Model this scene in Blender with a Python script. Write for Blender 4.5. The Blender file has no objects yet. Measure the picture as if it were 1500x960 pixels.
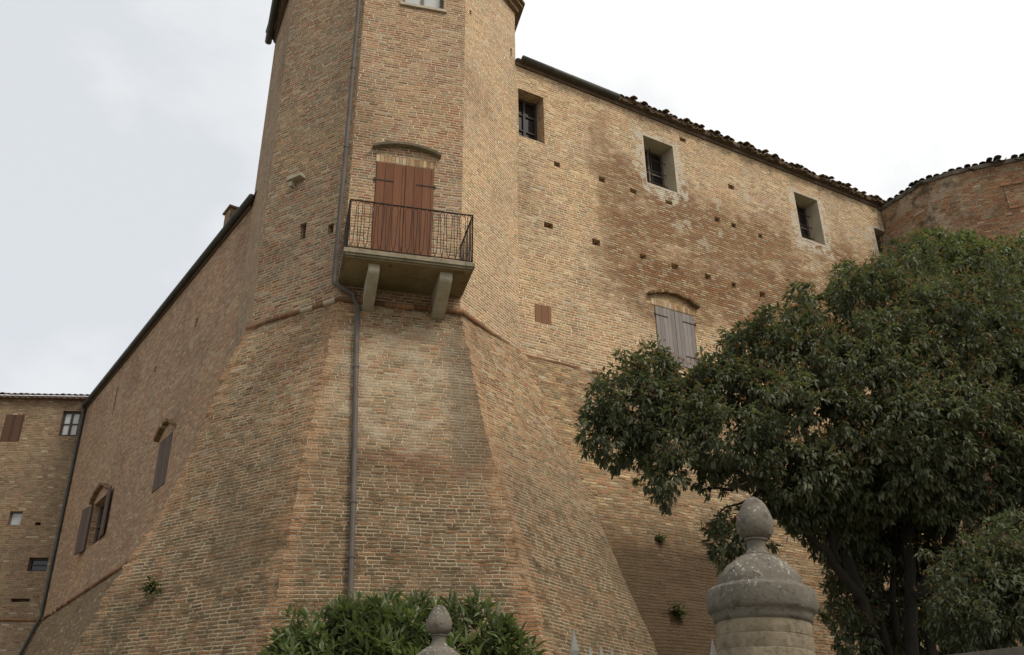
import bpy, bmesh, math, random
import numpy as np
from mathutils import Vector, Matrix
R_ = math.radians
random.seed(7); rng = np.random.default_rng(11)
S = bpy.context.scene
COL = S.collection

# ------------------------------------------------------------------ camera
K = 0.78                       # metres per unit of the survey below
FPX, TILT, ROLL, CAMZ = 1360.9, R_(26.7515), R_(-0.6464), 1.6
_fw = np.array([0, math.cos(TILT), math.sin(TILT)]); _r0 = np.array([1., 0, 0]); _u0 = np.cross(_r0, _fw)
_rt = math.cos(ROLL)*_r0 + math.sin(ROLL)*_u0; _up = -math.sin(ROLL)*_r0 + math.cos(ROLL)*_u0
cam = bpy.data.cameras.new('camera'); camo = bpy.data.objects.new('camera', cam); COL.objects.link(camo)
cam.sensor_width = 36; cam.lens = 36*FPX/1500; cam.clip_end = 3000; cam.clip_start = .05
m = Matrix(((_rt[0], _up[0], -_fw[0], 0), (_rt[1], _up[1], -_fw[1], 0), (_rt[2], _up[2], -_fw[2], CAMZ), (0, 0, 0, 1)))
camo.matrix_world = m
S.camera = camo

# ------------------------------------------------------------------ sky, sun, exposure
SUN_AZ, SUN_EL = R_(128), R_(50)
sd = Vector((math.sin(SUN_AZ)*math.cos(SUN_EL), math.cos(SUN_AZ)*math.cos(SUN_EL), math.sin(SUN_EL)))
W_ = bpy.data.worlds.new('World'); S.world = W_; W_.use_nodes = True
nt = W_.node_tree; nt.nodes.clear()
def N(nt, t, **kw):
    n = nt.nodes.new(t)
    for k, v in kw.items():
        if k == 'ins':
            for a, b in v.items(): n.inputs[a].default_value = b
        else: setattr(n, k, v)
    return n
out = N(nt, 'ShaderNodeOutputWorld'); mixs = N(nt, 'ShaderNodeMixShader')
sky = N(nt, 'ShaderNodeTexSky', sky_type='NISHITA', sun_disc=False, sun_elevation=SUN_EL, sun_rotation=SUN_AZ)
b1 = N(nt, 'ShaderNodeBackground', ins={'Strength': .12}); b2 = N(nt, 'ShaderNodeBackground', ins={'Strength': .93})
nt.links.new(sky.outputs[0], b1.inputs[0])
tc = N(nt, 'ShaderNodeTexCoord')
mp = N(nt, 'ShaderNodeMapping', ins={'Scale': (1, 1, 2.0), 'Location': (3.3, .4, 0)}); nt.links.new(tc.outputs['Generated'], mp.inputs[0])
nz = N(nt, 'ShaderNodeTexNoise', ins={'Scale': 2.4, 'Detail': 7, 'Roughness': .56, 'Distortion': .25}); nt.links.new(mp.outputs[0], nz.inputs[0])
dp = N(nt, 'ShaderNodeVectorMath', operation='DOT_PRODUCT'); dp.inputs[1].default_value = (math.sin(R_(84))*.95, math.cos(R_(84))*.95, .22)
nt.links.new(tc.outputs['Generated'], dp.inputs[0])
ad = N(nt, 'ShaderNodeMath', operation='MULTIPLY_ADD', ins={1: .5}); nt.links.new(dp.outputs['Value'], ad.inputs[0])
sb = N(nt, 'ShaderNodeMath', operation='MULTIPLY_ADD', ins={1: 1.5, 2: -.60}); nt.links.new(nz.outputs[0], sb.inputs[0]); nt.links.new(sb.outputs[0], ad.inputs[2])
cr = N(nt, 'ShaderNodeValToRGB'); nt.links.new(ad.outputs[0], cr.inputs[0])
e = cr.color_ramp.elements
e[0].position = -.0; e[0].color = (.735, .765, .80, 1); e[1].position = .80; e[1].color = (1.75, 1.72, 1.64, 1)
x = e.new(.12); x.color = (.81, .83, .85, 1)
x = e.new(.33); x.color = (.90, .91, .92, 1)
x = e.new(.48); x.color = (1.10, 1.10, 1.08, 1)
nt.links.new(cr.outputs[0], b2.inputs[0])
mixs.inputs[0].default_value = .95
nt.links.new(b1.outputs[0], mixs.inputs[1]); nt.links.new(b2.outputs[0], mixs.inputs[2]); nt.links.new(mixs.outputs[0], out.inputs[0])
sun = bpy.data.lights.new('sun', 'SUN'); sun.energy = 2.1; sun.angle = R_(20); sun.color = (1, .95, .86)
suno = bpy.data.objects.new('sun', sun); COL.objects.link(suno); suno.rotation_euler = sd.to_track_quat('Z', 'Y').to_euler(); suno.location = (20, -20, 40)
S.view_settings.view_transform = 'Standard'; S.view_settings.look = 'None'; S.view_settings.exposure = 0.14; S.view_settings.gamma = 1
S.view_settings.use_curve_mapping = False

# ------------------------------------------------------------------ survey helpers
def ray(u, v): return _fw + _rt*(u-750)/FPX + _up*(480-v)/FPX
class Plane:                    # a vertical wall plane: origin, direction (left to right seen from outside)
    def __init__(s, o, az):
        s.o = np.array(o, float); s.d = np.array([math.sin(az), math.cos(az)]); s.n = np.array([math.sin(az+math.pi/2), math.cos(az+math.pi/2)]); s.az = az
    def uz(s, px, py, off=0):
        d = ray(px, py); k = ((s.o + s.n*off)@s.n)/(d[:2]@s.n); p = d*k
        return float((p[:2]-s.o)@s.d), float(p[2]+CAMZ)
    def p(s, u, z, off=0):
        q = s.o + s.d*u + s.n*off; return np.array([q[0], q[1], z])
def at(px, py, y):              # a point at forward distance y (metres)
    d = ray(px, py); p = d*(y/d[1]); return np.array([p[0], p[1], p[2]+CAMZ])
def at_z(px, py, z):
    d = ray(px, py); p = d*((z-CAMZ)/d[2]); return np.array([p[0], p[1], z])

def hash01(*a):
    h = np.zeros_like(np.asarray(a[0], float))
    for i, x in enumerate(a): h = h + np.asarray(x, float)*(127.1, 311.7, 74.7, 53.3)[i]
    return np.mod(np.sin(h)*43758.5453, 1.0)
def vnoise(p):                  # value noise on an (n,3) array, 0..1
    p = np.asarray(p, float); i = np.floor(p); f = p-i; f = f*f*(3-2*f); r = 0
    for a in (0, 1):
        for b in (0, 1):
            for c in (0, 1):
                w = (f[:, 0] if a else 1-f[:, 0])*(f[:, 1] if b else 1-f[:, 1])*(f[:, 2] if c else 1-f[:, 2])
                r = r + w*hash01(i[:, 0]+a, i[:, 1]+b, i[:, 2]+c)
    return r

# ------------------------------------------------------------------ object helpers
ORI = {}
def tag(o, label=None, cat=None, group=None, kind=None):
    for k, v in (('label', label), ('category', cat), ('group', group), ('kind', kind)):
        if v: o[k] = v
    return o
def empty(name, loc, label=None, cat=None, group=None):
    o = bpy.data.objects.new(name, None); COL.objects.link(o); o.location = loc; ORI[o] = np.array(loc, float); o.empty_display_size = .3
    return tag(o, label, cat, group)
class MB:
    def __init__(s): s.v = []; s.f = []; s.uv = []
    def face(s, pts, uvs=None):
        b = len(s.v); s.v += [tuple(map(float, p)) for p in pts]; s.f.append(tuple(range(b, b+len(pts))))
        s.uv += [tuple(map(float, t)) for t in (uvs if uvs is not None else [(0, 0)]*len(pts))]
    def raw(s, verts, faces, uvs=None):
        b = len(s.v); s.v += [tuple(map(float, p)) for p in verts]
        for f in faces:
            s.f.append(tuple(b+i for i in f)); s.uv += [tuple(uvs[i]) if uvs is not None else (0, 0) for i in f]
    def box(s, o, ax, ay, az_, bev=0):      # o = corner, three edge vectors (right-handed), UV in metres
        o, ax, ay, az_ = (np.array(t, float) for t in (o, ax, ay, az_))
        c = {(i, j, k): o+ax*i+ay*j+az_*k for i in (0, 1) for j in (0, 1) for k in (0, 1)}
        L = [np.linalg.norm(t) for t in (ax, ay, az_)]
        def q(a, b, cc, d, lu, lv): s.face([c[a], c[b], c[cc], c[d]], [(0, 0), (lu, 0), (lu, lv), (0, lv)])
        q((0, 0, 0), (1, 0, 0), (1, 0, 1), (0, 0, 1), L[0], L[2]); q((1, 1, 0), (0, 1, 0), (0, 1, 1), (1, 1, 1), L[0], L[2])
        q((1, 0, 0), (1, 1, 0), (1, 1, 1), (1, 0, 1), L[1], L[2]); q((0, 1, 0), (0, 0, 0), (0, 0, 1), (0, 1, 1), L[1], L[2])
        q((0, 0, 1), (1, 0, 1), (1, 1, 1), (0, 1, 1), L[0], L[1]); q((0, 1, 0), (1, 1, 0), (1, 0, 0), (0, 0, 0), L[0], L[1])
    def pbox(s, P, u0, u1, z0, z1, o0, o1):  # box on a wall plane, from offset o0 to o1 outwards
        s.box(P.p(u0, z0, o1), P.p(u1, z0, o1)-P.p(u0, z0, o1), P.p(u0, z0, o0)-P.p(u0, z0, o1), (0, 0, z1-z0))
    def tube(s, pts, r, n=8, cap=True):
        pts = [np.array(p, float) for p in pts]; rs = r if hasattr(r, '__len__') else [r]*len(pts)
        base = len(s.v); t0 = None; acc = 0
        for i, p in enumerate(pts):
            t = pts[min(i+1, len(pts)-1)]-pts[max(i-1, 0)]; t = t/(np.linalg.norm(t)+1e-9)
            if t0 is None:
                a = np.cross(t, (0, 0, 1.)); a = a if np.linalg.norm(a) > .1 else np.cross(t, (1., 0, 0)); a /= np.linalg.norm(a)
            else:
                a = a-t*(a@t); a /= np.linalg.norm(a)
            t0 = t; b = np.cross(t, a)
            for k in range(n):
                th = 2*math.pi*k/n; s.v.append(tuple(p+rs[i]*(a*math.cos(th)+b*math.sin(th))))
        for i in range(len(pts)-1):
            for k in range(n):
                s.f.append((base+i*n+k, base+i*n+(k+1) % n, base+(i+1)*n+(k+1) % n, base+(i+1)*n+k)); s.uv += [(k/n, i), ((k+1)/n, i), ((k+1)/n, i+1), (k/n, i+1)]
        if cap:
            s.f.append(tuple(base+k for k in reversed(range(n)))); s.uv += [(0, 0)]*n
            e = base+(len(pts)-1)*n; s.f.append(tuple(e+k for k in range(n))); s.uv += [(0, 0)]*n
    def lathe(s, prof, c, n=40, axis=None):
        base = len(s.v); c = np.array(c, float); ax = np.array(axis if axis is not None else (0, 0, 1.)); ax = ax/np.linalg.norm(ax)
        a = np.cross((0, 1., 0), ax); a /= np.linalg.norm(a); b = np.cross(ax, a)
        for r, z in prof:
            for k in range(n):
                th = 2*math.pi*k/n; s.v.append(tuple(c+ax*z+r*(a*math.cos(th)+b*math.sin(th))))
        for i in range(len(prof)-1):
            for k in range(n):
                s.f.append((base+i*n+k, base+i*n+(k+1) % n, base+(i+1)*n+(k+1) % n, base+(i+1)*n+k)); s.uv += [(0, 0)]*4
    def build(s, name, mat, parent=None, smooth=False, loc=None):
        me = bpy.data.meshes.new(name); o = bpy.data.objects.new(name, me); COL.objects.link(o)
        v = np.array(s.v)
        if parent is not None: org = ORI[parent]; o.parent = parent
        else: org = np.array(loc if loc is not None else v.mean(0)); o.location = org
        ORI[o] = org
        me.from_pydata([tuple(p) for p in v-org], [], s.f)
        uvl = me.uv_layers.new(name='UVMap'); uvl.data.foreach_set('uv', np.array(s.uv, float).ravel())
        me.materials.append(mat)
        if smooth: me.polygons.foreach_set('use_smooth', [True]*len(me.polygons))
        me.update(); return o

# ------------------------------------------------------------------ materials
def newmat(name):
    m = bpy.data.materials.new(name); m.use_nodes = True; nt = m.node_tree
    return m, nt, nt.nodes['Principled BSDF']
def L(nt, a, b): nt.links.new(a, b)
def math_(nt, op, a, b=None, c=None, clamp=False):
    n = nt.nodes.new('ShaderNodeMath'); n.operation = op; n.use_clamp = clamp
    for i, t in enumerate((a, b, c)):
        if t is None: continue
        if isinstance(t, (int, float)): n.inputs[i].default_value = t
        else: nt.links.new(t, n.inputs[i])
    return n.outputs[0]
def noise_(nt, vec, scale, detail=3, rough=.55, dist=0):
    n = N(nt, 'ShaderNodeTexNoise', ins={'Scale': scale, 'Detail': detail, 'Roughness': rough, 'Distortion': dist}); nt.links.new(vec, n.inputs['Vector']); return n.outputs['Fac']
def ramp_(nt, fac, stops, interp='LINEAR'):
    n = nt.nodes.new('ShaderNodeValToRGB'); n.color_ramp.interpolation = interp; nt.links.new(fac, n.inputs[0]); e = n.color_ramp.elements
    e[0].position, e[0].color = stops[0][0], (*stops[0][1], 1); e[1].position, e[1].color = stops[-1][0], (*stops[-1][1], 1)
    for p, c in stops[1:-1]: x = e.new(p); x.color = (*c, 1)
    return n.outputs[0]
def rng_(nt, fac, a, b, c, d, smooth=True):
    n = nt.nodes.new('ShaderNodeMapRange'); n.interpolation_type = 'SMOOTHSTEP' if smooth else 'LINEAR'; nt.links.new(fac, n.inputs[0])
    for i, t in enumerate((a, b, c, d)): n.inputs[1+i].default_value = t
    return n.outputs[0]
def mixc(nt, fac, a, b, mode='MIX'):
    n = nt.nodes.new('ShaderNodeMix'); n.data_type = 'RGBA'; n.blend_type = mode
    for i, t in ((0, fac), (6, a), (7, b)):
        if isinstance(t, (int, float)): n.inputs[i].default_value = t
        elif isinstance(t, tuple): n.inputs[i].default_value = (*t, 1)
        else: nt.links.new(t, n.inputs[i])
    return n.outputs[2]

def brick(name, pal, mortar, w=.185, h=.0605, mort=.014, worn=.35, rough_rows=.5, zones=None, tint=1.0, bump=1.0, mott=.3, hdark=.5, depth=.028, limed=.75, tone=(.90, .875, .84)):
    """Hand-laid brick in UV metres: rows with their own offsets, brick lengths that vary, a colour of its own for each brick."""
    m, nt, bs = newmat(name)
    uv = N(nt, 'ShaderNodeUVMap').outputs[0]
    sp = N(nt, 'ShaderNodeSeparateXYZ'); L(nt, uv, sp.inputs[0]); u, v = sp.outputs[0], sp.outputs[1]
    n1 = noise_(nt, uv, .55, 2); n2 = noise_(nt, uv, 5.5, 2)
    v2 = math_(nt, 'ADD', v, math_(nt, 'MULTIPLY', math_(nt, 'SUBTRACT', n1, .5), .12))
    v2 = math_(nt, 'ADD', v2, math_(nt, 'MULTIPLY', math_(nt, 'SUBTRACT', n2, .5), .013*rough_rows))
    n3 = N(nt, 'ShaderNodeTexNoise', ins={'Scale': 15, 'Detail': 2}); L(nt, uv, n3.inputs['Vector']); s3 = N(nt, 'ShaderNodeSeparateColor'); L(nt, n3.outputs['Color'], s3.inputs[0])
    v2 = math_(nt, 'ADD', v2, math_(nt, 'MULTIPLY', math_(nt, 'SUBTRACT', s3.outputs[0], .5), .011*(.5+rough_rows)))
    vr = math_(nt, 'DIVIDE', v2, h); row = math_(nt, 'FLOOR', vr); fv = math_(nt, 'FRACT', vr)
    wn = N(nt, 'ShaderNodeTexWhiteNoise', noise_dimensions='1D'); L(nt, row, wn.inputs['W'])
    cx = N(nt, 'ShaderNodeCombineXYZ'); L(nt, math_(nt, 'MULTIPLY', u, 2.6), cx.inputs[0]); L(nt, math_(nt, 'MULTIPLY', row, 3.17), cx.inputs[1])
    nl = noise_(nt, cx.outputs[0], 1.0, 1)
    u2 = math_(nt, 'ADD', math_(nt, 'DIVIDE', u, w), math_(nt, 'MULTIPLY', wn.outputs[0], 7.3))
    u2 = math_(nt, 'ADD', u2, math_(nt, 'MULTIPLY', nl, 1.5))
    u2 = math_(nt, 'ADD', u2, math_(nt, 'MULTIPLY', math_(nt, 'SUBTRACT', s3.outputs[1], .5), .14))
    colm = math_(nt, 'FLOOR', u2); fu = math_(nt, 'FRACT', u2)
    cid = N(nt, 'ShaderNodeCombineXYZ'); L(nt, row, cid.inputs[0]); L(nt, colm, cid.inputs[1])
    w2 = N(nt, 'ShaderNodeTexWhiteNoise', noise_dimensions='3D'); L(nt, cid.outputs[0], w2.inputs['Vector'])
    sc = N(nt, 'ShaderNodeSeparateColor'); L(nt, w2.outputs['Color'], sc.inputs[0]); h1, h2, h3 = sc.outputs
    fine = noise_(nt, uv, 34, 3, .6); big = noise_(nt, uv, .42, 5, .6, .6); mid = noise_(nt, uv, 2.3, 4, .6)
    du = math_(nt, 'MULTIPLY', math_(nt, 'MINIMUM', fu, math_(nt, 'SUBTRACT', 1, fu)), w)
    dv = math_(nt, 'MULTIPLY', math_(nt, 'MINIMUM', fv, math_(nt, 'SUBTRACT', 1, fv)), h)
    dd = math_(nt, 'MINIMUM', math_(nt, 'MULTIPLY', du, 1.25), dv)
    dd = math_(nt, 'ADD', dd, math_(nt, 'MULTIPLY', math_(nt, 'SUBTRACT', fine, .5), .007+.006*worn))
    dd = math_(nt, 'SUBTRACT', dd, math_(nt, 'MULTIPLY', math_(nt, 'SUBTRACT', mid, .45), .024*worn))   # places where the pointing covers more
    mask = rng_(nt, dd, mort*.5-.003, mort*.5+.004, 0, 1)
    n = len(pal); stops = [((i+.0)/n, c) for i, c in enumerate(pal)]
    bc = ramp_(nt, h1, stops, 'CONSTANT')
    val = math_(nt, 'MULTIPLY_ADD', h2, .5, .75)
    val = math_(nt, 'MULTIPLY', val, rng_(nt, fine, .25, .75, 1-mott, 1+mott))
    vv = N(nt, 'ShaderNodeCombineColor'); [L(nt, val, vv.inputs[i]) for i in range(3)]
    bc = mixc(nt, 1.0, bc, vv.outputs[0], 'MULTIPLY')
    mn = math_(nt, 'MULTIPLY', rng_(nt, noise_(nt, uv, 17, 3), .2, .8, .75, 1.2), tint)
    mv = N(nt, 'ShaderNodeCombineColor'); [L(nt, mn, mv.inputs[i]) for i in range(3)]
    mcol = mixc(nt, 1.0, mortar, mv.outputs[0], 'MULTIPLY')
    hj = math_(nt, 'GREATER_THAN', math_(nt, 'MULTIPLY', du, 1.25), dv); jd = math_(nt, 'MULTIPLY', math_(nt, 'MULTIPLY', hj, hdark), rng_(nt, noise_(nt, uv, 4.5, 4, .65), .36, .6, 0, 1))
    mcol = mixc(nt, jd, mcol, (.15, .102, .06))                            # bed joints where the pointing has gone
    colr = mixc(nt, mask, mcol, bc)
    lime = math_(nt, 'MULTIPLY', math_(nt, 'GREATER_THAN', h3, .972), limed); colr = mixc(nt, lime, colr, (.52, .44, .33))
    wash = ramp_(nt, big, [(.28, (.74, .70, .66)), (.46, (1, 1, 1)), (.60, (1.08, 1.05, .98)), (.75, (.92, .86, .78))])
    colr = mixc(nt, 1.0, colr, wash, 'MULTIPLY')
    patch = rng_(nt, mid, .60, .76, 0, .5)                                # lime bloom and lichen
    colr = mixc(nt, patch, colr, mixc(nt, fine, (.36, .30, .22), (.50, .43, .32)))
    soot = rng_(nt, noise_(nt, uv, 1.15, 5, .62, .4), .58, .76, 0, .55*worn+.1)
    colr = mixc(nt, soot, colr, (.085, .066, .045))
    hh = math_(nt, 'MULTIPLY', mask, math_(nt, 'MULTIPLY_ADD', h3, .9, .6))
    hh = math_(nt, 'ADD', hh, math_(nt, 'MULTIPLY', fine, .55)); hh = math_(nt, 'ADD', hh, math_(nt, 'MULTIPLY', mid, 1.2))
    colr = mixc(nt, 1.0, colr, (tone[0], tone[1], tone[2]), 'MULTIPLY')
    if zones: colr, hh = zones(nt, uv, u, v, colr, hh, dict(fine=fine, mid=mid, big=big, mask=mask, h1=h1, h2=h2, h3=h3))
    bp = N(nt, 'ShaderNodeBump', ins={'Strength': bump, 'Distance': depth}); L(nt, hh, bp.inputs['Height'])
    L(nt, colr, bs.inputs['Base Color']); L(nt, bp.outputs[0], bs.inputs['Normal']); bs.inputs['Roughness'].default_value = .92; bs.inputs['Specular IOR Level'].default_value = .2
    return m

OCH, TAN, PINK, RED, GREY, DK = (.385, .248, .132), (.45, .312, .178), (.395, .222, .124), (.315, .142, .075), (.285, .213, .132), (.16, .10, .06)
CREAM = (.52, .395, .24)
def soft(g):                       # smooth membership of a UV rectangle with a ragged outline
    def f(nt, uv, u, v, u0, u1, v0, v1, s=.35, amp=1.2):
        nn = math_(nt, 'MULTIPLY', math_(nt, 'SUBTRACT', noise_(nt, uv, 1.3, 5, .65), .5), amp)
        a = rng_(nt, math_(nt, 'ADD', u, nn), u0-s, u0+s, 0, 1); b = rng_(nt, math_(nt, 'ADD', u, nn), u1-s, u1+s, 1, 0)
        c = rng_(nt, math_(nt, 'ADD', v, nn), v0-s, v0+s, 0, 1); d = rng_(nt, math_(nt, 'ADD', v, nn), v1-s, v1+s, 1, 0)
        return math_(nt, 'MULTIPLY', math_(nt, 'MULTIPLY', a, b), math_(nt, 'MULTIPLY', c, d))
    return f
region = soft(0)

M_tower = brick('tower_brick', [OCH, PINK, (.36, .22, .13), OCH, GREY, PINK, (.31, .155, .085), TAN, RED, (.34, .20, .115)], (.63, .525, .385), mort=.020, tone=(.88, .85, .82), worn=.22, hdark=.25, mott=.2)  # front palette darkened too, so the side light reads stronger in the colour
M_rface = brick('pale_brick', [OCH, TAN, PINK, (.42, .26, .155), TAN, PINK, (.39, .23, .135), OCH, GREY, PINK], (.71, .59, .41), mort=.021, tone=(1.0, .97, .93), worn=.2, hdark=.2, mott=.2)
def z_wing(nt, uv, u, v, c, hgt, d):
    old = region(nt, uv, u, v, 2.3, 30, 11.2, 15.2, .5, 2.2)           # older, redder and rubbly brickwork high on the wing
    oldc = mixc(nt, d['mask'], (.105, .065, .033), ramp_(nt, d['h2'], [(0, (.29, .125, .052)), (.25, (.33, .18, .082)), (.5, (.22, .095, .042)), (.7, (.42, .30, .165)), (.88, (.30, .22, .135))], 'CONSTANT'))
    vd = N(nt, 'ShaderNodeTexVoronoi', ins={'Scale': 5.5, 'Randomness': 1}); L(nt, uv, vd.inputs['Vector'])
    oldc = mixc(nt, rng_(nt, noise_(nt, uv, 1.6, 5, .7), .58, .68, 0, .7), oldc, mixc(nt, vd.outputs['Color'], (.26, .20, .13), (.44, .37, .26)))
    old = math_(nt, 'MULTIPLY', old, rng_(nt, noise_(nt, uv, .75, 6, .65), .36, .52, .25, 1)); c = mixc(nt, math_(nt, 'MULTIPLY', old, .8), c, oldc)
    pl = math_(nt, 'MULTIPLY', region(nt, uv, u, v, 3.2, 13, 13.4, 16.6, .6, 2.6), rng_(nt, noise_(nt, uv, 1.05, 6, .7), .57, .63, 0, .8))
    c = mixc(nt, pl, c, mixc(nt, d['fine'], (.42, .35, .25), (.56, .48, .35)))
    for w_ in (W2, W3, W4):                                              # remains of plaster round the upper windows
        q1 = region(nt, uv, u, v, w_[0]-.26, w_[1]+.28, w_[2]-.34, w_[3]+.12, .05, .85)
        q2 = region(nt, uv, u, v, w_[0]-.05, w_[1]+.07, w_[2]-.06, w_[3]+.04, .02, .26)
        pc = mixc(nt, d['fine'], (.50, .43, .32), (.62, .55, .43)); q1 = math_(nt, 'MULTIPLY', q1, rng_(nt, noise_(nt, uv, 5, 5, .7), .44, .54, 0, .9))
        c = mixc(nt, math_(nt, 'MAXIMUM', q1, math_(nt, 'MULTIPLY', q2, .9)), c, pc)
    seam = region(nt, uv, u, v, 2.1, 2.75, 12.4, 16.4, .2, 1.6)
    c = mixc(nt, math_(nt, 'MULTIPLY', seam, .45), c, oldc)
    rows_ = region(nt, uv, u, v, 2.4, 9.5, 12.0, 12.75, .2, .8)
    c = mixc(nt, math_(nt, 'MULTIPLY', rows_, .5), c, oldc)
    hgt = math_(nt, 'ADD', hgt, math_(nt, 'MULTIPLY', math_(nt, 'MULTIPLY', old, d['h3']), 1.6))
    return c, hgt
def z_scarp(nt, uv, u, v, c, hgt, d):
    ea = N(nt, 'ShaderNodeAttribute', attribute_name='quoin').outputs['Fac']
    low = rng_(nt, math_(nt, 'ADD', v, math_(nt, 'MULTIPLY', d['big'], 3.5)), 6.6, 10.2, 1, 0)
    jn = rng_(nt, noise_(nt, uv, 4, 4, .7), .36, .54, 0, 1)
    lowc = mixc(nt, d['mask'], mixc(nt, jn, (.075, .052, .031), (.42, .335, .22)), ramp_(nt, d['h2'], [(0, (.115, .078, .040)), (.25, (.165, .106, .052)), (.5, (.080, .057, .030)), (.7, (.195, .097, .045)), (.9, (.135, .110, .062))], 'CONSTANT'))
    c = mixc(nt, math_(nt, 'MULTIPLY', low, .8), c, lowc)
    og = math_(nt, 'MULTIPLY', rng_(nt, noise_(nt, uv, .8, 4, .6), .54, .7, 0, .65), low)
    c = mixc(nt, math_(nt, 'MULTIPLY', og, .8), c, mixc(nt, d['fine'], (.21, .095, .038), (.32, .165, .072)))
    qn = math_(nt, 'MULTIPLY', rng_(nt, math_(nt, 'ADD', ea, math_(nt, 'MULTIPLY', math_(nt, 'SUBTRACT', d['mid'], .5), .9)), .42, .62, 0, .75), d['mask'])
    c = mixc(nt, qn, c, mixc(nt, d['h2'], (.30, .135, .06), (.42, .235, .115)))
    band = region(nt, uv, u, v, -.7, 3.4, 6.3, 6.7, .3, 1.1)          # damp reddish stain below an old repair
    c = mixc(nt, math_(nt, 'MULTIPLY', math_(nt, 'MULTIPLY', band, rng_(nt, d['mid'], .3, .6, .45, 1)), .75), c, (.13, .06, .032))
    sk = math_(nt, 'MULTIPLY', region(nt, uv, u, v, .80, 1.5, 6.6, 9.9, .12, .7), rng_(nt, d['mid'], .3, .55, .35, .8))   # black crust along the right-hand corner
    c = mixc(nt, sk, c, mixc(nt, d['mask'], (.22, .17, .11), (.10, .068, .038)))
    bt = rng_(nt, noise_(nt, uv, .62, 6, .68, .5), .46, .66, 0, .62)      # weathered blotches
    c = mixc(nt, math_(nt, 'MULTIPLY', bt, math_(nt, 'MULTIPLY_ADD', low, .75, .25)), c, mixc(nt, d['mask'], (.17, .13, .085), mixc(nt, d['h3'], (.085, .062, .034), (.16, .105, .052))))
    pt = math_(nt, 'MULTIPLY', rng_(nt, noise_(nt, uv, 1.7, 6, .72), .57, .63, 0, .7), rng_(nt, d['fine'], .3, .6, .4, 1))
    c = mixc(nt, pt, c, (.30, .185, .10))                                  # places where brick and mortar have worn to one surface
    bl = region(nt, uv, u, v, -1.0, 1.0, 6.9, 9.3, .5, 1.6)
    c = mixc(nt, math_(nt, 'MULTIPLY', bl, rng_(nt, d['mid'], .35, .7, .1, .55)), c, (.52, .44, .31))
    hgt = math_(nt, 'ADD', hgt, math_(nt, 'MULTIPLY', math_(nt, 'MULTIPLY', low, d['h1']), 1.4))
    return c, hgt
SC_PAL = [OCH, GREY, PINK, (.25, .155, .075), GREY, PINK, (.23, .115, .055), TAN, RED, (.21, .16, .09)]
M_scarp = brick('scarp_brick', SC_PAL, (.56, .46, .325), mort=.020, worn=.42, zones=z_scarp, tone=(.86, .83, .77), rough_rows=1.0, bump=1.0, hdark=.5, depth=.045, mott=.24)
M_lface = brick('shaded_weathered_brick', [OCH, GREY, PINK, GREY, (.26, .175, .09), PINK, (.27, .125, .062), TAN, RED, GREY], (.57, .475, .35), tone=(.86, .84, .81), hdark=.3, mort=.019, worn=.35, mott=.22)  # worn brick, palette also darkened to paint the dimmer light on the left face
M_lwing = brick('smooth_brick', [(.36, .22, .138), (.33, .19, .117), (.38, .25, .158), (.35, .19, .117), (.31, .212, .14), (.42, .30, .195)], (.44, .345, .24), mort=.013, worn=.3, bump=.5, hdark=.2, limed=.5)
M_lbld = brick('far_brick', [(.30, .21, .13), GREY, (.29, .185, .12), (.26, .185, .12), (.25, .155, .098), GREY], (.40, .325, .235), mort=.014, worn=.4)
M_lintel = brick('lintel_brick', [TAN, OCH, (.40, .25, .15), CREAM], (.42, .34, .22), w=.075, h=.4, mort=.012, worn=.2)
def z_bast(nt, uv, u, v, c, hgt, d):
    g_ = region(nt, uv, u, v, -1, 2.9, 14.2, 18, .3, 1.6)                 # plaster remains and dark growth near the junction with the wing
    c = mixc(nt, math_(nt, 'MULTIPLY', g_, rng_(nt, noise_(nt, uv, 1.6, 6, .7), .47, .56, 0, .8)), c, mixc(nt, d['fine'], (.30, .235, .155), (.42, .34, .24)))
    c = mixc(nt, math_(nt, 'MULTIPLY', g_, rng_(nt, noise_(nt, uv, 1.1, 6, .7), .50, .60, 0, .75)), c, (.07, .055, .036))
    return c, hgt
M_bast = brick('bastion_brick', [(.27, .125, .065), (.31, .175, .098), (.22, .105, .056), (.34, .225, .135), RED, (.25, .195, .13)], (.36, .285, .185), mort=.016, worn=.7, zones=z_bast)
M_hood = brick('hood_brick', [(.24, .16, .09), (.30, .20, .115), (.22, .13, .075)], (.26, .21, .14), w=.1, h=.25, mort=.01, worn=.4)
M_string = brick('string_brick', [(.22, .105, .055), (.20, .11, .06), (.16, .09, .05), (.25, .14, .075)], (.28, .20, .125), w=.27, h=1.0, mort=.012, worn=.3, bump=.6)

def simple(name, c1, c2, scale=6, rough=.85, bump=.3, bscale=30, obj=True, metal=0, spec=.3, c3=None, detail=5, stretch=None):
    m, nt, bs = newmat(name); tc = N(nt, 'ShaderNodeTexCoord'); v = tc.outputs['Object']
    if stretch:
        mp = N(nt, 'ShaderNodeMapping', ins={'Scale': stretch}); L(nt, v, mp.inputs[0]); v = mp.outputs[0]
    n = noise_(nt, v, scale, detail, .62); c = ramp_(nt, n, [(.3, c1), (.7, c2)])
    if c3:
        n3 = noise_(nt, v, scale*2.3, 6, .7); c = mixc(nt, rng_(nt, n3, .56, .64, 0, .85), c, c3)
    L(nt, c, bs.inputs['Base Color']); bs.inputs['Roughness'].default_value = rough; bs.inputs['Metallic'].default_value = metal; bs.inputs['Specular IOR Level'].default_value = spec
    bp = N(nt, 'ShaderNodeBump', ins={'Strength': bump, 'Distance': .01}); L(nt, noise_(nt, v, bscale, 4, .6), bp.inputs['Height']); L(nt, bp.outputs[0], bs.inputs['Normal'])
    return m
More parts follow.
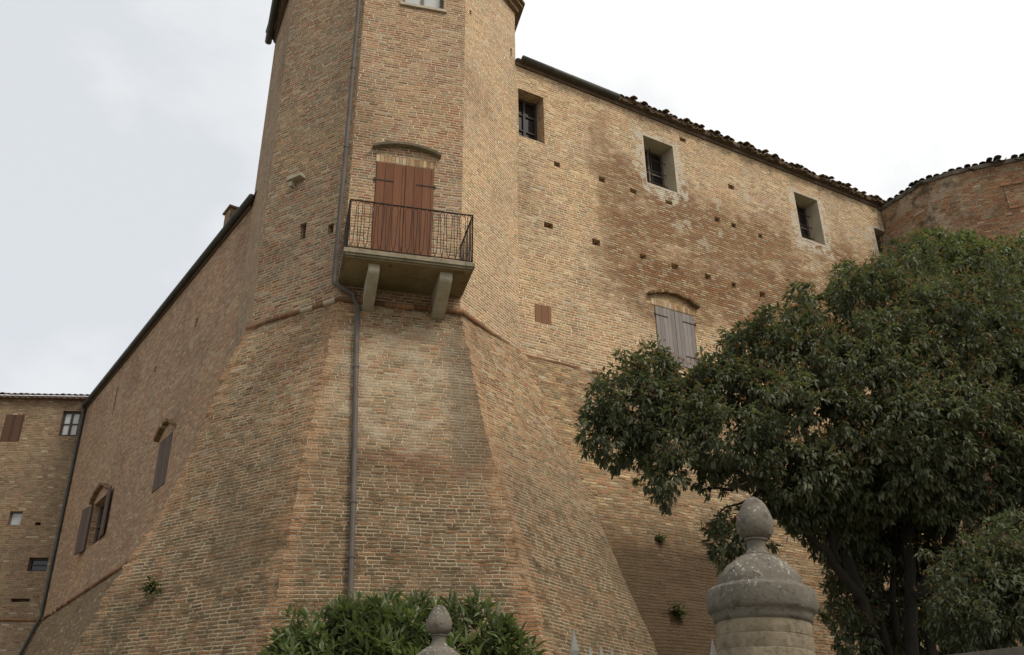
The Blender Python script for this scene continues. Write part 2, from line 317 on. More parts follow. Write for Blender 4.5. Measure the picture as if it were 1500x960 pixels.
def planks(name, c1, c2, dark, width=.11, patchy=.0):
    m, nt, bs = newmat(name); uv = N(nt, 'ShaderNodeUVMap').outputs[0]
    mp = N(nt, 'ShaderNodeMapping', ins={'Scale': (14, 1.1, 1)}); L(nt, uv, mp.inputs[0])
    sp = N(nt, 'ShaderNodeSeparateXYZ'); L(nt, uv, sp.inputs[0])
    pu = math_(nt, 'DIVIDE', sp.outputs[0], width); pid = math_(nt, 'FLOOR', pu); fu = math_(nt, 'FRACT', pu)
    wn = N(nt, 'ShaderNodeTexWhiteNoise', noise_dimensions='1D'); L(nt, pid, wn.inputs['W'])
    g = noise_(nt, mp.outputs[0], 2.0, 5, .6)
    c = ramp_(nt, math_(nt, 'ADD', math_(nt, 'MULTIPLY', g, .7), math_(nt, 'MULTIPLY', wn.outputs[0], .3)), [(.25, c1), (.75, c2)])
    c = mixc(nt, rng_(nt, noise_(nt, mp.outputs[0], .9, 4, .6), .56, .74, 0, .7), c, dark)
    gap = rng_(nt, math_(nt, 'MINIMUM', fu, math_(nt, 'SUBTRACT', 1, fu)), .02, .06, 0, 1)
    c = mixc(nt, gap, mixc(nt, .6, c, dark), c)
    L(nt, c, bs.inputs['Base Color']); bs.inputs['Roughness'].default_value = .8; bs.inputs['Specular IOR Level'].default_value = .12
    bp = N(nt, 'ShaderNodeBump', ins={'Strength': .7, 'Distance': .008}); L(nt, math_(nt, 'ADD', math_(nt, 'MULTIPLY', gap, 2), g), bp.inputs['Height']); L(nt, bp.outputs[0], bs.inputs['Normal'])
    return m
M_red = planks('red_brown_planks', (.125, .054, .028), (.195, .086, .045), (.055, .04, .038), .165)
M_greywood = planks('grey_planks', (.17, .145, .13), (.27, .235, .21), (.10, .085, .075))
M_hatch = planks('brown_planks', (.17, .085, .045), (.23, .12, .065), (.10, .055, .03), .16)
M_dkwood = planks('dark_brown_planks', (.072, .040, .026), (.115, .065, .042), (.04, .025, .018), .25)
M_gbwood = planks('grey_brown_planks', (.10, .07, .055), (.15, .11, .088), (.06, .043, .034), .25)
M_iron = simple('rusty_iron', (.022, .016, .013), (.06, .035, .024), 14, .7, .3, 60, metal=.3)
M_pipe = simple('brown_painted_pipe', (.078, .064, .052), (.122, .102, .085), 3, .6, .15, 40, spec=.15)
M_gut = simple('dark_metal_gutter', (.045, .045, .036), (.085, .08, .065), 4, .55, .2, 20, metal=.2)
M_conc = simple('mossy_concrete', (.17, .14, .09), (.29, .24, .165), 4, .95, .6, 25, c3=(.085, .075, .036))
M_soffit = simple('stained_slab_plaster', (.17, .125, .065), (.32, .25, .15), 1.6, .95, .3, 14, c3=(.12, .09, .05))
M_corbel = simple('corbel_stone', (.33, .285, .205), (.46, .40, .30), 5, .9, .35, 30)
M_plast = simple('old_plaster', (.42, .36, .265), (.58, .52, .41), 3.5, .95, .4, 18, c3=(.33, .27, .19))
M_revl = simple('reveal_plaster', (.36, .30, .21), (.48, .41, .30), 2.5, .95, .3, 16)
M_frame = simple('dark_window_wood', (.03, .022, .016), (.06, .042, .03), 8, .6, .2, 40)
M_bframe = simple('brown_window_wood', (.10, .075, .055), (.16, .12, .09), 8, .6, .2, 40)
def glass(name, c, rough=.08):
    m, nt, bs = newmat(name); bs.inputs['Base Color'].default_value = (*c, 1); bs.inputs['Roughness'].default_value = rough; bs.inputs['Specular IOR Level'].default_value = .6
    bp = N(nt, 'ShaderNodeBump', ins={'Strength': .15, 'Distance': .02}); tc = N(nt, 'ShaderNodeTexCoord'); L(nt, noise_(nt, tc.outputs['Object'], 2.2, 1), bp.inputs['Height']); L(nt, bp.outputs[0], bs.inputs['Normal'])
    return m
M_glass = glass('dark_glass', (.012, .012, .014)); M_curt = glass('curtained_glass', (.42, .42, .40), .25)
M_tile = simple('mossy_roof_tile', (.085, .065, .04), (.20, .135, .085), 5, .95, .5, 22, c3=(.10, .095, .045))
M_tile2 = simple('clay_roof_tile', (.12, .075, .05), (.20, .13, .09), 4, .95, .4, 22, c3=(.08, .065, .045))
M_eave = simple('eave_board', (.09, .062, .042), (.15, .105, .07), 6, .9, .4, 20)
M_leadtop = simple('weathered_bastion_top', (.07, .06, .045), (.14, .115, .085), 6, .95, .5, 15)
def stone_mat(name, a, b, lich):
    m, nt, bs = newmat(name); tc = N(nt, 'ShaderNodeTexCoord'); v = tc.outputs['Object']
    c = ramp_(nt, noise_(nt, v, 6, 6, .65), [(.3, a), (.7, b)])
    c = mixc(nt, rng_(nt, noise_(nt, v, 55, 3, .6), .55, .72, 0, .5), c, tuple(x*.45 for x in a))
    geo = N(nt, 'ShaderNodeNewGeometry'); sp = N(nt, 'ShaderNodeSeparateXYZ'); L(nt, geo.outputs['Normal'], sp.inputs[0])
    lm = math_(nt, 'MULTIPLY', rng_(nt, noise_(nt, v, 48, 4, .75), .57, .63, 0, 1), math_(nt, 'MULTIPLY_ADD', rng_(nt, sp.outputs[2], -.05, .6, 0, .85), 1, .10))
    c = mixc(nt, rng_(nt, noise_(nt, v, 13, 5, .7), .52, .68, 0, .6), c, tuple(x*.4 for x in a))
    lm = math_(nt, 'MULTIPLY', lm, rng_(nt, noise_(nt, v, 8, 3, .6), .40, .60, .12, 1))
    c = mixc(nt, lm, c, lich)
    L(nt, c, bs.inputs['Base Color']); bs.inputs['Roughness'].default_value = .95; bs.inputs['Specular IOR Level'].default_value = .15
    bp = N(nt, 'ShaderNodeBump', ins={'Strength': .6, 'Distance': .008}); L(nt, noise_(nt, v, 45, 5, .65), bp.inputs['Height']); L(nt, bp.outputs[0], bs.inputs['Normal'])
    return m
M_stone = stone_mat('lichened_grey_stone', (.098, .086, .068), (.175, .152, .118), (.48, .45, .38))
M_shaft = stone_mat('pillar_stone', (.17, .138, .093), (.27, .22, .15), (.24, .20, .14))
M_spear = simple('grey_painted_iron', (.27, .255, .215), (.38, .36, .31), 9, .6, .3, 50)
M_ground = simple('gravel_ground', (.16, .14, .11), (.26, .23, .18), 3, .95, .6, 60)
M_lawn = simple('rough_lawn', (.045, .06, .02), (.09, .10, .04), 2, .95, .6, 60)
M_bark = simple('dark_bark', (.014, .011, .008), (.036, .028, .02), 9, .95, .8, 30, stretch=(1, 1, .25))
def leafmat(name, stops, rough=.42, spec=.45):
    m, nt, bs = newmat(name); at_ = N(nt, 'ShaderNodeAttribute', attribute_name='tone'); c = ramp_(nt, at_.outputs['Fac'], stops)
    L(nt, c, bs.inputs['Base Color']); bs.inputs['Roughness'].default_value = rough; bs.inputs['Specular IOR Level'].default_value = spec
    tl = N(nt, 'ShaderNodeBsdfTranslucent'); L(nt, mixc(nt, 1.0, c, (1.0, 1.15, .6), 'MULTIPLY'), tl.inputs[0]); ms_ = N(nt, 'ShaderNodeMixShader', ins={0: .36}); L(nt, bs.outputs[0], ms_.inputs[1]); L(nt, tl.outputs[0], ms_.inputs[2]); L(nt, ms_.outputs[0], nt.nodes['Material Output'].inputs[0])
    return m
M_leaf = leafmat('tree_leaves', [(0, (.064, .070, .040)), (.3, (.098, .106, .060)), (.6, (.134, .139, .080)), (.84, (.18, .18, .105)), (.86, (.19, .095, .05)), (1, (.29, .15, .085))], .58, .32)
M_leaf2 = leafmat('back_tree_leaves', [(0, (.075, .09, .042)), (.5, (.125, .145, .07)), (.84, (.19, .20, .105)), (.88, (.26, .115, .055)), (1, (.36, .18, .09))], .5, .5)
M_laurel = leafmat('laurel_leaves', [(0, (.07, .085, .034)), (.5, (.115, .14, .056)), (.85, (.17, .20, .085)), (1, (.25, .26, .12))], .45, .5)
M_weed = leafmat('weed_leaves', [(0, (.03, .045, .012)), (1, (.09, .11, .035))], .7, .2)

# ------------------------------------------------------------------ plan of the fortress (survey units x K)
C0 = np.array([-3.379, 21.974])*K; RO = 3.606*K; AZF = R_(75.3)
TH = [R_(75.3+90+k) for k in (112.5, 67.5, 22.5, -22.5, -67.5, -112.5, -157.5, -202.5)]      # P-1, P0, P1, P2, P3 ...
V8 = [C0+RO*np.array([math.sin(t), math.cos(t)]) for t in TH]
V8[0] = V8[0]+np.array([-.42, 0])                      # the back corner stands a little proud of a regular octagon
Pm, P0, P1, P2, P3 = V8[:5]
H = lambda z: z*K+CAMZ
def mk(a, b): d = b-a; return Plane(a, math.atan2(d[0], d[1])), float(np.linalg.norm(d))
PL, lenL = mk(P0, P1); PF, lenF = mk(P1, P2); PR, lenR = mk(P2, P3); PM, lenM = mk(Pm, P0)
RW = Plane(P3, R_(59.85)); LW = Plane(Pm, R_(144.07))
ZS, ZRE, ZTE = H(10), H(19.85), H(21.8)
ZLE = float(np.mean([LW.uz(x, y, .1)[1] for x, y in ((130, 587), (250, 434), (365, 292))]))-.06; ZBASE = .5*(LW.uz(85, 893)[1]+LW.uz(168, 839)[1])


# ------------------------------------------------------------------ ground
mb = MB(); g = 400
mb.face([(-g, -g, 0), (g, -g, 0), (g, g, 0), (-g, g, 0)], [(0, 0), (1, 0), (1, 1), (0, 1)]); tag(mb.build('ground', M_ground, loc=(0, 0, 0)), kind='structure')
mb = MB(); mb.face([(-14, 5.2, .004), (16, 3.4, .004), (20, 22, .004), (-16, 24, .004)]); tag(mb.build('lawn', M_lawn, loc=(0, 0, 0)), kind='structure')

# ------------------------------------------------------------------ wall with openings
def wall(mb, P, u0, u1, z0, z1, ops=(), uo=0, vo=0, reveals=True, back=True):
    us = sorted({u0, u1} | {x for o in ops for x in (o[0], o[1]) if u0 < x < u1}); zs = sorted({z0, z1} | {x for o in ops for x in (o[2], o[3]) if z0 < x < z1})
    for i in range(len(us)-1):
        for j in range(len(zs)-1):
            a, b, c, d = us[i], us[i+1], zs[j], zs[j+1]; cu, cz = (a+b)/2, (c+d)/2
            if any(o[0] < cu < o[1] and o[2] < cz < o[3] for o in ops): continue
            mb.face([P.p(a, c), P.p(b, c), P.p(b, d), P.p(a, d)], [(a+uo, c+vo), (b+uo, c+vo), (b+uo, d+vo), (a+uo, d+vo)])
def reveal(mb, P, a, b, c, d, dep, back=False, uo=0, e=.0):
    f = lambda u, z, o: P.p(u, z, o)
    mb.face([f(a, c, e), f(a, c, -dep), f(a, d, -dep), f(a, d, e)][::-1], [(0, c), (dep, c), (dep, d), (0, d)][::-1])
    mb.face([f(b, c, e), f(b, c, -dep), f(b, d, -dep), f(b, d, e)], [(0, c), (dep, c), (dep, d), (0, d)])
    mb.face([f(a, d, e), f(b, d, e), f(b, d, -dep), f(a, d, -dep)][::-1], [(a, 0), (b, 0), (b, dep), (a, dep)][::-1])
    mb.face([f(a, c, e), f(b, c, e), f(b, c, -dep), f(a, c, -dep)], [(a, 0), (b, 0), (b, dep), (a, dep)])
    if back: mb.face([f(a, c, -dep), f(b, c, -dep), f(b, d, -dep), f(a, d, -dep)], [(a, c), (b, c), (b, d), (a, d)])
def rect(P, x0, y0, x1, y1):
    a, d = P.uz(x0, y0); b, c = P.uz(x1, y1); return [min(a, b), max(a, b), min(c, d), max(c, d)]

def window(parent, P, r, dep, nx=1, nz=2, fm=None, gm=None, bars=0, fw=.06, name='window'):
    """A glazed window set back in its opening: frame with glazing bars, pane, and iron bars where the photo shows them."""
    a, b, c, d = r; fm = fm or M_frame; gm = gm or M_glass
    f = MB()
    f.pbox(P, a, a+fw, c, d, -dep-.05, -dep+.03); f.pbox(P, b-fw, b, c, d, -dep-.05, -dep+.03)
    f.pbox(P, a+fw, b-fw, c, c+fw, -dep-.05, -dep+.03); f.pbox(P, a+fw, b-fw, d-fw, d, -dep-.05, -dep+.03)
    for i in range(1, nx): u = a+(b-a)*i/nx; f.pbox(P, u-fw*.5, u+fw*.5, c+fw, d-fw, -dep-.04, -dep+.027)
    for j in range(1, nz): z = c+(d-c)*j/nz; f.pbox(P, a+fw, b-fw, z-.016, z+.016, -dep-.04, -dep+.02)
    fo = f.build(name, fm, parent)
    g = MB(); g.pbox(P, a+fw*.5, b-fw*.5, c+fw*.5, d-fw*.5, -dep-.035, -dep-.015); g.build('pane', gm, fo)
    if bars:
        k = MB()
        for i in range(1, bars+1): u = a+(b-a)*i/(bars+1); k.tube([P.p(u, c, -dep+.12), P.p(u, d, -dep+.12)], .011, 6)
        for j in (1, 2, 3): z = c+(d-c)*j/4; k.tube([P.p(a, z, -dep+.125), P.p(b, z, -dep+.125)], .011, 6)
        k.build('iron_grille', M_iron, fo)
    return fo
def shutter(parent, P, a, b, c, d, o, mat, name='shutter', hinge='l', th=.035, strap=True, wave=.0):
    s = MB(); s.pbox(P, a, b, c, d, o, o+th)
    so = s.build(name, mat, parent)
    if strap:
        for z in (c+(d-c)*.2, c+(d-c)*.84):
            h = MB(); L0 = (b-a)*.62
            if hinge == 'l': h.pbox(P, a-.05, a+L0, z-.012, z+.012, o+th, o+th+.008); h.tube([P.p(a-.02, z-.04, o+th+.01), P.p(a-.02, z+.04, o+th+.01)], .014, 6)
            else: h.pbox(P, b-L0, b+.05, z-.012, z+.012, o+th, o+th+.008); h.tube([P.p(b+.02, z-.04, o+th+.01), P.p(b+.02, z+.04, o+th+.01)], .014, 6)
            h.build('strap_hinge', M_iron, so)
    return so
def hood(parent, P, u0, u1, z0, rise, th, proj, mat, n=14, name='arched_hood', jag=0):
    b = MB(); pts = []
    for i in range(n+1):
        t = i/n; u = u0+(u1-u0)*t; z = z0+rise*(1-(2*t-1)**2); pts.append((u, z+jag*(random.random()-.5), th*(1+jag*4*(random.random()-.5))))
    for i in range(n):
        (a, za, ta), (c, zc, tc_) = pts[i], pts[i+1]; pr = proj*(1+(random.random()-.5)*jag*6)
        q = [P.p(a, za, 0), P.p(c, zc, 0), P.p(c, zc, pr), P.p(a, za, pr), P.p(a, za+ta, 0), P.p(c, zc+tc_, 0), P.p(c, zc+tc_, pr*1.15), P.p(a, za+ta, pr*1.15)]
        b.raw(q, [(0, 1, 2, 3)[::-1], (3, 2, 6, 7), (4, 7, 6, 5), (0, 3, 7, 4), (1, 5, 6, 2)], [(a, 0), (c, 0), (c, .1), (a, .1), (a, .1), (c, .1), (c, .2), (a, .2)])
    return b.build(name, mat, parent)

def string(mb, path, r=.055):
    mb.tube(path, r, 10)
    # brick joints along the run
def band_uv(mb, start):
    L0 = 0
    return mb

# ------------------------------------------------------------------ tower
tower = empty('brick_tower', (C0[0], C0[1], 0), 'tall octagonal brick tower with a sloping base and a small iron balcony', 'tower')
# openings on the front
dr = [*PF.uz(552, 237)]; du1 = PF.uz(636, 250)[0]
SLABZ = None
fr = rect(PF, 590, 8, 650, 16); TW = [fr[0], fr[1], PF.uz(590, 5)[1], PF.uz(590, 5)[1]+1.25]
ZTOPW = ZTE
slab_zb = PF.uz(675, 437)[1]                           # underside of the balcony slab where it meets the wall
A = at_z(503, 372, slab_zb); B = at_z(696, 394, slab_zb)
ua, oa = (A[:2]-PF.o)@PF.d, (A[:2]-PF.o)@PF.n; ub, ob = (B[:2]-PF.o)@PF.d, (B[:2]-PF.o)@PF.n
proj_ = .5*(oa+ob); SL_T = .13; slab_zt = slab_zb+SL_T
#print('balcony', ua, ub, oa, ob, slab_zb, 'faceF', lenF)
door = [dr[0], du1, slab_zt, dr[1]]
mb = MB(); wall(mb, PF, 0, lenF, ZS, ZTOPW, [TW, door])
reveal(mb, PF, *TW, .22); mb.build('front_wall', M_tower, tower)
mb = MB()
slot = rect(PL, 440, 329, 447, 349); outl = rect(PL, 428, 264, 446, 274)
hole1 = rect(PL, 481, 330, 488, 340)
wall(mb, PL, 0, lenL, ZS, ZTE, [slot, hole1], uo=11); reveal(mb, PL, *hole1, .3, True)
reveal(mb, PL, *slot, .35, True); mb.build('left_wall', M_lface, tower)
mb = MB(); s1 = rect(PR, 688, 14, 690.5, 24); s2 = rect(PR, 747.5, 70, 750, 84)
wall(mb, PR, 0, lenR, ZS, ZTE, [s1, s2], uo=23); reveal(mb, PR, *s1, .3, True); reveal(mb, PR, *s2, .3, True); mb.build('right_wall', M_rface, tower)
mb = MB()
for i in (4, 5, 6, 7):
    P_, l_ = mk(V8[i], V8[(i+1) % 8]); wall(mb, P_, 0, l_, ZS, ZTE, uo=31+i*7)
wall(mb, PM, 0, lenM, ZS, ZTE, uo=70); mb.build('rear_wall', M_lface, tower)
window(tower, PF, TW, .16, 2, 2, M_bframe, M_curt)
st = MB(); st.pbox(PF, TW[0]-.06, TW[1]+.06, TW[2]-.07, TW[2]-.003, -.2, .05); st.build('window_sill', M_corbel, tower)
# eaves, gutter and roof of the tower
def ring(dist, z): return [np.array([*(C0+(v-C0)*(1+dist/RO)), z]) for v in V8]
mb = MB()
def loft(mb, a, b):
    for i in range(8): j = (i+1) % 8; mb.face([a[i], a[j], b[j], b[i]], [(i, 0), (i+1, 0), (i+1, 1), (i, 1)])
r0, r1, r2, r3 = ring(.0, ZTE-.0), ring(.10, ZTE+.02), ring(.10, ZTE+.14), ring(.2, ZTE+.16)
loft(mb, r0, r1); loft(mb, r1, r2); loft(mb, r2, r3); loft(mb, r3, ring(.2, ZTE+.26)); mb.build('cornice', M_hood, tower)
mb = MB(); e0, e1 = ring(.2, ZTE+.262), ring(.26, ZTE+.262); loft(mb, e0, e1); loft(mb, e1, ring(.26, ZTE+.32)); ap = np.array([*C0, ZTE+1.9])
rr = ring(.26, ZTE+.32)
for i in range(8): mb.face([rr[i], rr[(i+1) % 8], ap])
mb.build('roof', M_tile2, tower)
mb = MB(); gr = ring(.56, ZTE+.16)
gA = at_z(393, 62, ZTE-.05); gB = np.array([*(P0+(P0-C0)/RO*.36), ZTE+.06]); 
mb.tube([gA, gB], .085, 10); mb.build('gutter', M_gut, tower)
mb = MB(); gC = gA+(gB-gA)*.02+np.array([.22, .05, .02]); mb.tube([gC, gC+(gB-gA)*.95], .12, 10); mb.build('eave_board', M_eave, tower)

# battered base: each corner line follows its own survey curve
DZ = {0: [(10, 0), (9.5, .3), (8.86, .46), (7.54, .76), (6.3, 1.05), (5.28, 1.4), (4.52, 1.74), (3.87, 2.07), (3.13, 2.34), (2.43, 2.56), (-2.05, 4.0)],
      1: [(10, 0.03), (9.3, .27), (7.58, .81), (6.06, 1.27), (4.38, 1.68), (2.82, 2.05), (-2.05, 3.1)],
      2: [(10, 0), (8.57, .47), (7.5, .8), (6.38, 1.19), (5.32, 1.64), (3.79, 2.2), (3.0, 2.52), (-2.05, 4.3)],
      3: [(10, .14), (9.9, .20), (9.07, .48), (8.05, .87), (6.38, 1.54), (4.3, 2.29), (2.82, 2.86), (-2.05, 4.7)]}
def dlt(i, zo):
    t = sorted(DZ[i]); xs = [a for a, b in t]; ys = [b for a, b in t]
    s = 0
    for k in np.linspace(-.45, .45, 7): s = s+np.interp(zo+k, xs, ys)
    return s/7
def scarp_pts(i, z):
    zo = (z-CAMZ)/K; d = dlt(i, zo)*K; th = TH[i+1]
    return np.stack([C0[0]+(RO+d)*math.sin(th), C0[1]+(RO+d)*math.cos(th), z], 1)
def jitter(pts, amp, edge):      # rough, course-by-course relief; same rule on both sides of a corner
    rad = pts[:, :2]-C0; rad = rad/np.linalg.norm(rad, axis=1)[:, None]
    n = vnoise(pts*np.array([9, 9, 14.]))-.5 + .8*(vnoise(pts*np.array([2.2, 2.2, 3.]))-.5)
    row = np.floor(pts[:, 2]/.0573)
    d = amp*n + edge*.055*(hash01(row)-.5)
    q = pts.copy(); q[:, :2] += rad*d[:, None]; return q
HS = .034
def ruled(mb, A, B, nu, uo=0, mid=0, amp=.022, e0=1, e1=1):
    nz_ = len(A); ts = np.linspace(0, 1, nu); ts = .5-.5*np.cos(np.pi*ts)*(.75+.25*np.abs(2*ts-1)); ts = (ts-ts[0])/(ts[-1]-ts[0])
    ln = np.linalg.norm(A-B, axis=1); V = []; U = []
    for t in ts:
        p = A*(1-t)+B*t; w = np.maximum(e0*np.exp(-(ln*t)/.12), e1*np.exp(-(ln*(1-t))/.12))
        V.append(jitter(p, amp, w)); U.append(np.stack([uo+(t-.5)*ln, p[:, 2]*1.055], 1))
    V = np.stack(V, 1).reshape(-1, 3); U = np.stack(U, 1).reshape(-1, 2)
    F = [(i*nu+k, i*nu+k+1, (i+1)*nu+k+1, (i+1)*nu+k) for i in range(nz_-1) for k in range(nu-1)]
    mb.raw(V, F, U); mb.q = np.stack([np.maximum(e0*np.exp(-(ln*t)/.32), e1*np.exp(-(ln*(1-t))/.32)) for t in ts], 1).reshape(-1)
def quoin(mb, o):
    a = o.data.attributes.new('quoin', 'FLOAT', 'POINT'); a.data.foreach_set('value', mb.q.astype(np.float32))
zz = np.arange(0, ZS+HS*.5, HS); zz[-1] = ZS-.002
SP = [scarp_pts(i, zz) for i in range(4)]
mb = MB(); ruled(mb, SP[0], SP[1], 46, 13); quoin(mb, mb.build('left_scarp', M_scarp, tower, True))
mb = MB(); ruled(mb, SP[1], SP[2], 46, 0); quoin(mb, mb.build('front_scarp', M_scarp, tower, True))
mb = MB(); ruled(mb, SP[2], SP[3], 46, 27, e1=0); quoin(mb, mb.build('right_scarp', M_scarp, tower, True))
# flank of the base running back into the left wing
bk = SP[0].copy(); off = (SP[0][:, :2]-LW.o)@LW.n; dirb = np.array([-.50, .866]); bk[:, :2] += dirb*4.0; bk[:, :2] -= LW.n*((((bk[:, :2]-LW.o)@LW.n)+.3)[:, None])
mb = MB(); ruled(mb, bk, SP[0], 14, 41, e0=0); mb.build('flank_scarp', M_scarp, tower, True)
# string course
def v3(p, z): return np.array([p[0], p[1], z])
def tube_uv(mb, pts, r, n=10):
    b0 = len(mb.uv); mb.tube(pts, r, n); k = b0; acc = 0
    for i in range(len(pts)-1):
        l = np.linalg.norm(np.array(pts[i+1])-np.array(pts[i]))
        for q in range(n):
            mb.uv[k:k+4] = [(acc, .5), (acc, .5), (acc+l, .5), (acc+l, .5)]; k += 4
        acc += l
def runs(pts, r, n=10, step=.27):
    """split a run into short brick lengths with a little unevenness"""
    out = []
    for i in range(len(pts)-1):
        a, b = np.array(pts[i]), np.array(pts[i+1]); l = np.linalg.norm(b-a); k = max(1, int(l/step))
        for j in range(k): out.append(a+(b-a)*j/k+rng.normal(0, .004, 3))
    out.append(np.array(pts[-1])); return out
rad = lambda p, d: p+(p-C0)/np.linalg.norm(p-C0)*d
mb = MB(); tube_uv(mb, runs([v3(rad(P0, .05), ZS), v3(rad(P1, .05), ZS), v3(rad(P2, .05), ZS), v3(rad(P3, .06), ZS-.01)], .055), .058); mb.build('string_course', M_string, tower, True)

# door, shutters, hood
lintel = MB(); hz = dr[1]; lintel.pbox(PF, door[0]-.02, door[1]+.02, hz-.003, hz+.17, -.05, .012); 
lintel.build('lintel', M_lintel, tower)
mid_ = .5*(door[0]+door[1])
bk_ = MB(); bk_.pbox(PF, door[0], door[1], door[2], door[3], -.2, -.12); bk_.build('door_recess', M_dkwood, tower)
sh1 = shutter(tower, PF, door[0]+.004, mid_-.004, door[2]+.03, door[3]-.005, -.02, M_red, 'door_shutter', 'l'); sh2 = shutter(tower, PF, mid_+.004, door[1]-.004, door[2]+.03, door[3]-.005, -.02, M_red, 'door_shutter', 'r')
h0, h1_ = PF.uz(545, 216), PF.uz(645, 234)
hood(tower, PF, h0[0], h1_[0], .5*(h0[1]+h1_[1])-.03, .15, .042, .13, M_conc)
# balcony: slab > corbels, railing
bal = MB(); bal.pbox(PF, ua, ub, slab_zb+.05, slab_zt, .0, proj_)
bal.pbox(PF, ua+.03, ub-.03, slab_zb+.012, slab_zb+.05, .0, proj_-.03)
bo = bal.build('balcony', M_conc, tower)
sf = MB(); sf.pbox(PF, ua+.06, ub-.06, slab_zb-.012, slab_zb+.012, 0, proj_-.07); sf.build('slab_underside', M_soffit, bo)
for x0, x1 in ((541, 557), (645, 663)):
    q0 = at_z(x0, 384 if x0 < 600 else 398, slab_zb-.012); uu = (q0[:2]-PF.o)@PF.d; q1 = at_z(x1, 386 if x0 < 600 else 400, slab_zb-.012); uv_ = (q1[:2]-PF.o)@PF.d
    w_ = max(.17, uv_-uu); zt = slab_zb-.0125; pr = proj_-.20; c = MB()
    prof = [(0, zt), (pr, zt), (pr, zt-.14), (pr*.97, zt-.17), (pr*.80, zt-.26), (pr*.45, zt-.40), (.12, zt-.50), (0, zt-.52)]
    n = len(prof); vs = [PF.p(uu, z, o) for o, z in prof]+[PF.p(uu+w_, z, o) for o, z in prof]
    fs = [tuple(range(n))[::-1] if False else tuple(range(n)), tuple(range(2*n-1, n-1, -1))]+[(i, i+n, (i+1) % n+n, (i+1) % n) for i in range(n)]
    c.raw(vs, fs); c.build('corbel', M_corbel, bo)
# railing of thin iron: top rail, bottom rail, paired looped balusters
ua2, ub2, pr2 = ua+.05, ub-.04, proj_-.05
zr0, zr1 = slab_zt+.05, slab_zt+.05
t1 = at(512, 291, 1); 
PFo = Plane(PF.o+PF.n*pr2, PF.az); zr1 = .5*(PFo.uz(512, 291)[1]+PFo.uz(697, 318)[1])
def railing(pa, pb, nb, parent, nm):
    a = np.array(pa); b = np.array(pb); up = np.array([0, 0, 1.]); f = MB()
    for z, r in ((zr0, .011), (zr1, .014)): f.tube([a+up*(z-a[2]), b+up*(z-b[2])], r, 6)
    for p in (a, b): f.tube([p+up*(slab_zt-p[2]), p+up*(zr1-p[2])], .015, 6)
    f.build(nm, M_iron, parent)
    hgt = zr1-zr0; st_ = (b-a)/nb
    g = MB()
    for i in range(nb):
        c = a+st_*(i+.5); c = np.array([c[0], c[1], 0]); s = st_*np.array([1, 1, 0]); w = .46 if i % 2 == 0 else .30
        pts = []
        for k in range(13):      # arch over the top, the feet pinched together and looped below
            t = k/12; th = math.pi*t; pts.append((math.cos(th)*w, zr1-.012-.10*(1-math.sin(th))))
        left = [(-w*.55, zr0+.13), (-w*.2, zr0+.05), (0, zr0+.012)]; right = [(w*.55, zr0+.13), (w*.2, zr0+.05), (0, zr0+.012)]
        pts = right[::-1]+pts+left
        g.tube([c+s*x+up*z for x, z in pts], .0065, 5)
    g.build('balusters', M_iron, parent)
fr_ = PF
railing(PF.p(ua2, 0, pr2), PF.p(ub2, 0, pr2), 18, bo, 'front_railing')
railing(PF.p(ua2, 0, .02), PF.p(ua2, 0, pr2), 7, bo, 'side_railing'); railing(PF.p(ub2, 0, pr2), PF.p(ub2, 0, .02), 7, bo, 'side_railing')
# small stone outlet and odd blocks on the left face
so = MB(); so.pbox(PL, outl[0], outl[1], outl[3]-.10, outl[3]-.03, 0, .15); so.pbox(PL, outl[0]+.02, outl[0]+.10, outl[3]-.22, outl[3]-.102, 0, .10); so.build('stone_spout', M_corbel, tower)

# downpipe on the tower
def on_scarp(t, z, off):
    z = np.array([z]); a, b = scarp_pts(1, z)[0], scarp_pts(2, z)[0]; p = a*(1-t)+b*t; p[:2] += PF.n*off; return p
upipe = []
for (x, y) in ((527, -20), (526, 0), (517, 100), (507, 215), (496, 330), (490, 398)):
    u_, z_ = PL.uz(x, y, .09); upipe.append(PL.p(u_, z_, .09))
if True:
    end = PL.p(*PL.uz(489, 414, .09), .09); tgt = None
def pipe_t(px, py):              # where on the front scarp a pixel falls
    best = None
    for z in np.linspace(.3, ZS, 400):
        for t in (0.0,):
            pass
        a, b = scarp_pts(1, np.array([z]))[0], scarp_pts(2, np.array([z]))[0]
        d = ray(px, py); k = (z-CAMZ)/d[2] if abs(d[2]) > 1e-6 else 1e9
        p = d*k; off = (p[:2]-a[:2])@PF.n
        if best is None or abs(off) < abs(best[0]): t = (p[:2]-a[:2])@PF.d/((b-a)[:2]@PF.d); best = (off, t, z)
    return best[1], best[2]
lp = []
for (x, y) in ((523, 452), (521, 540), (519, 640), (516, 740), (513, 820), (511, 890), (509, 950)):
    t, z = pipe_t(x, y); lp.append((t, z)); 

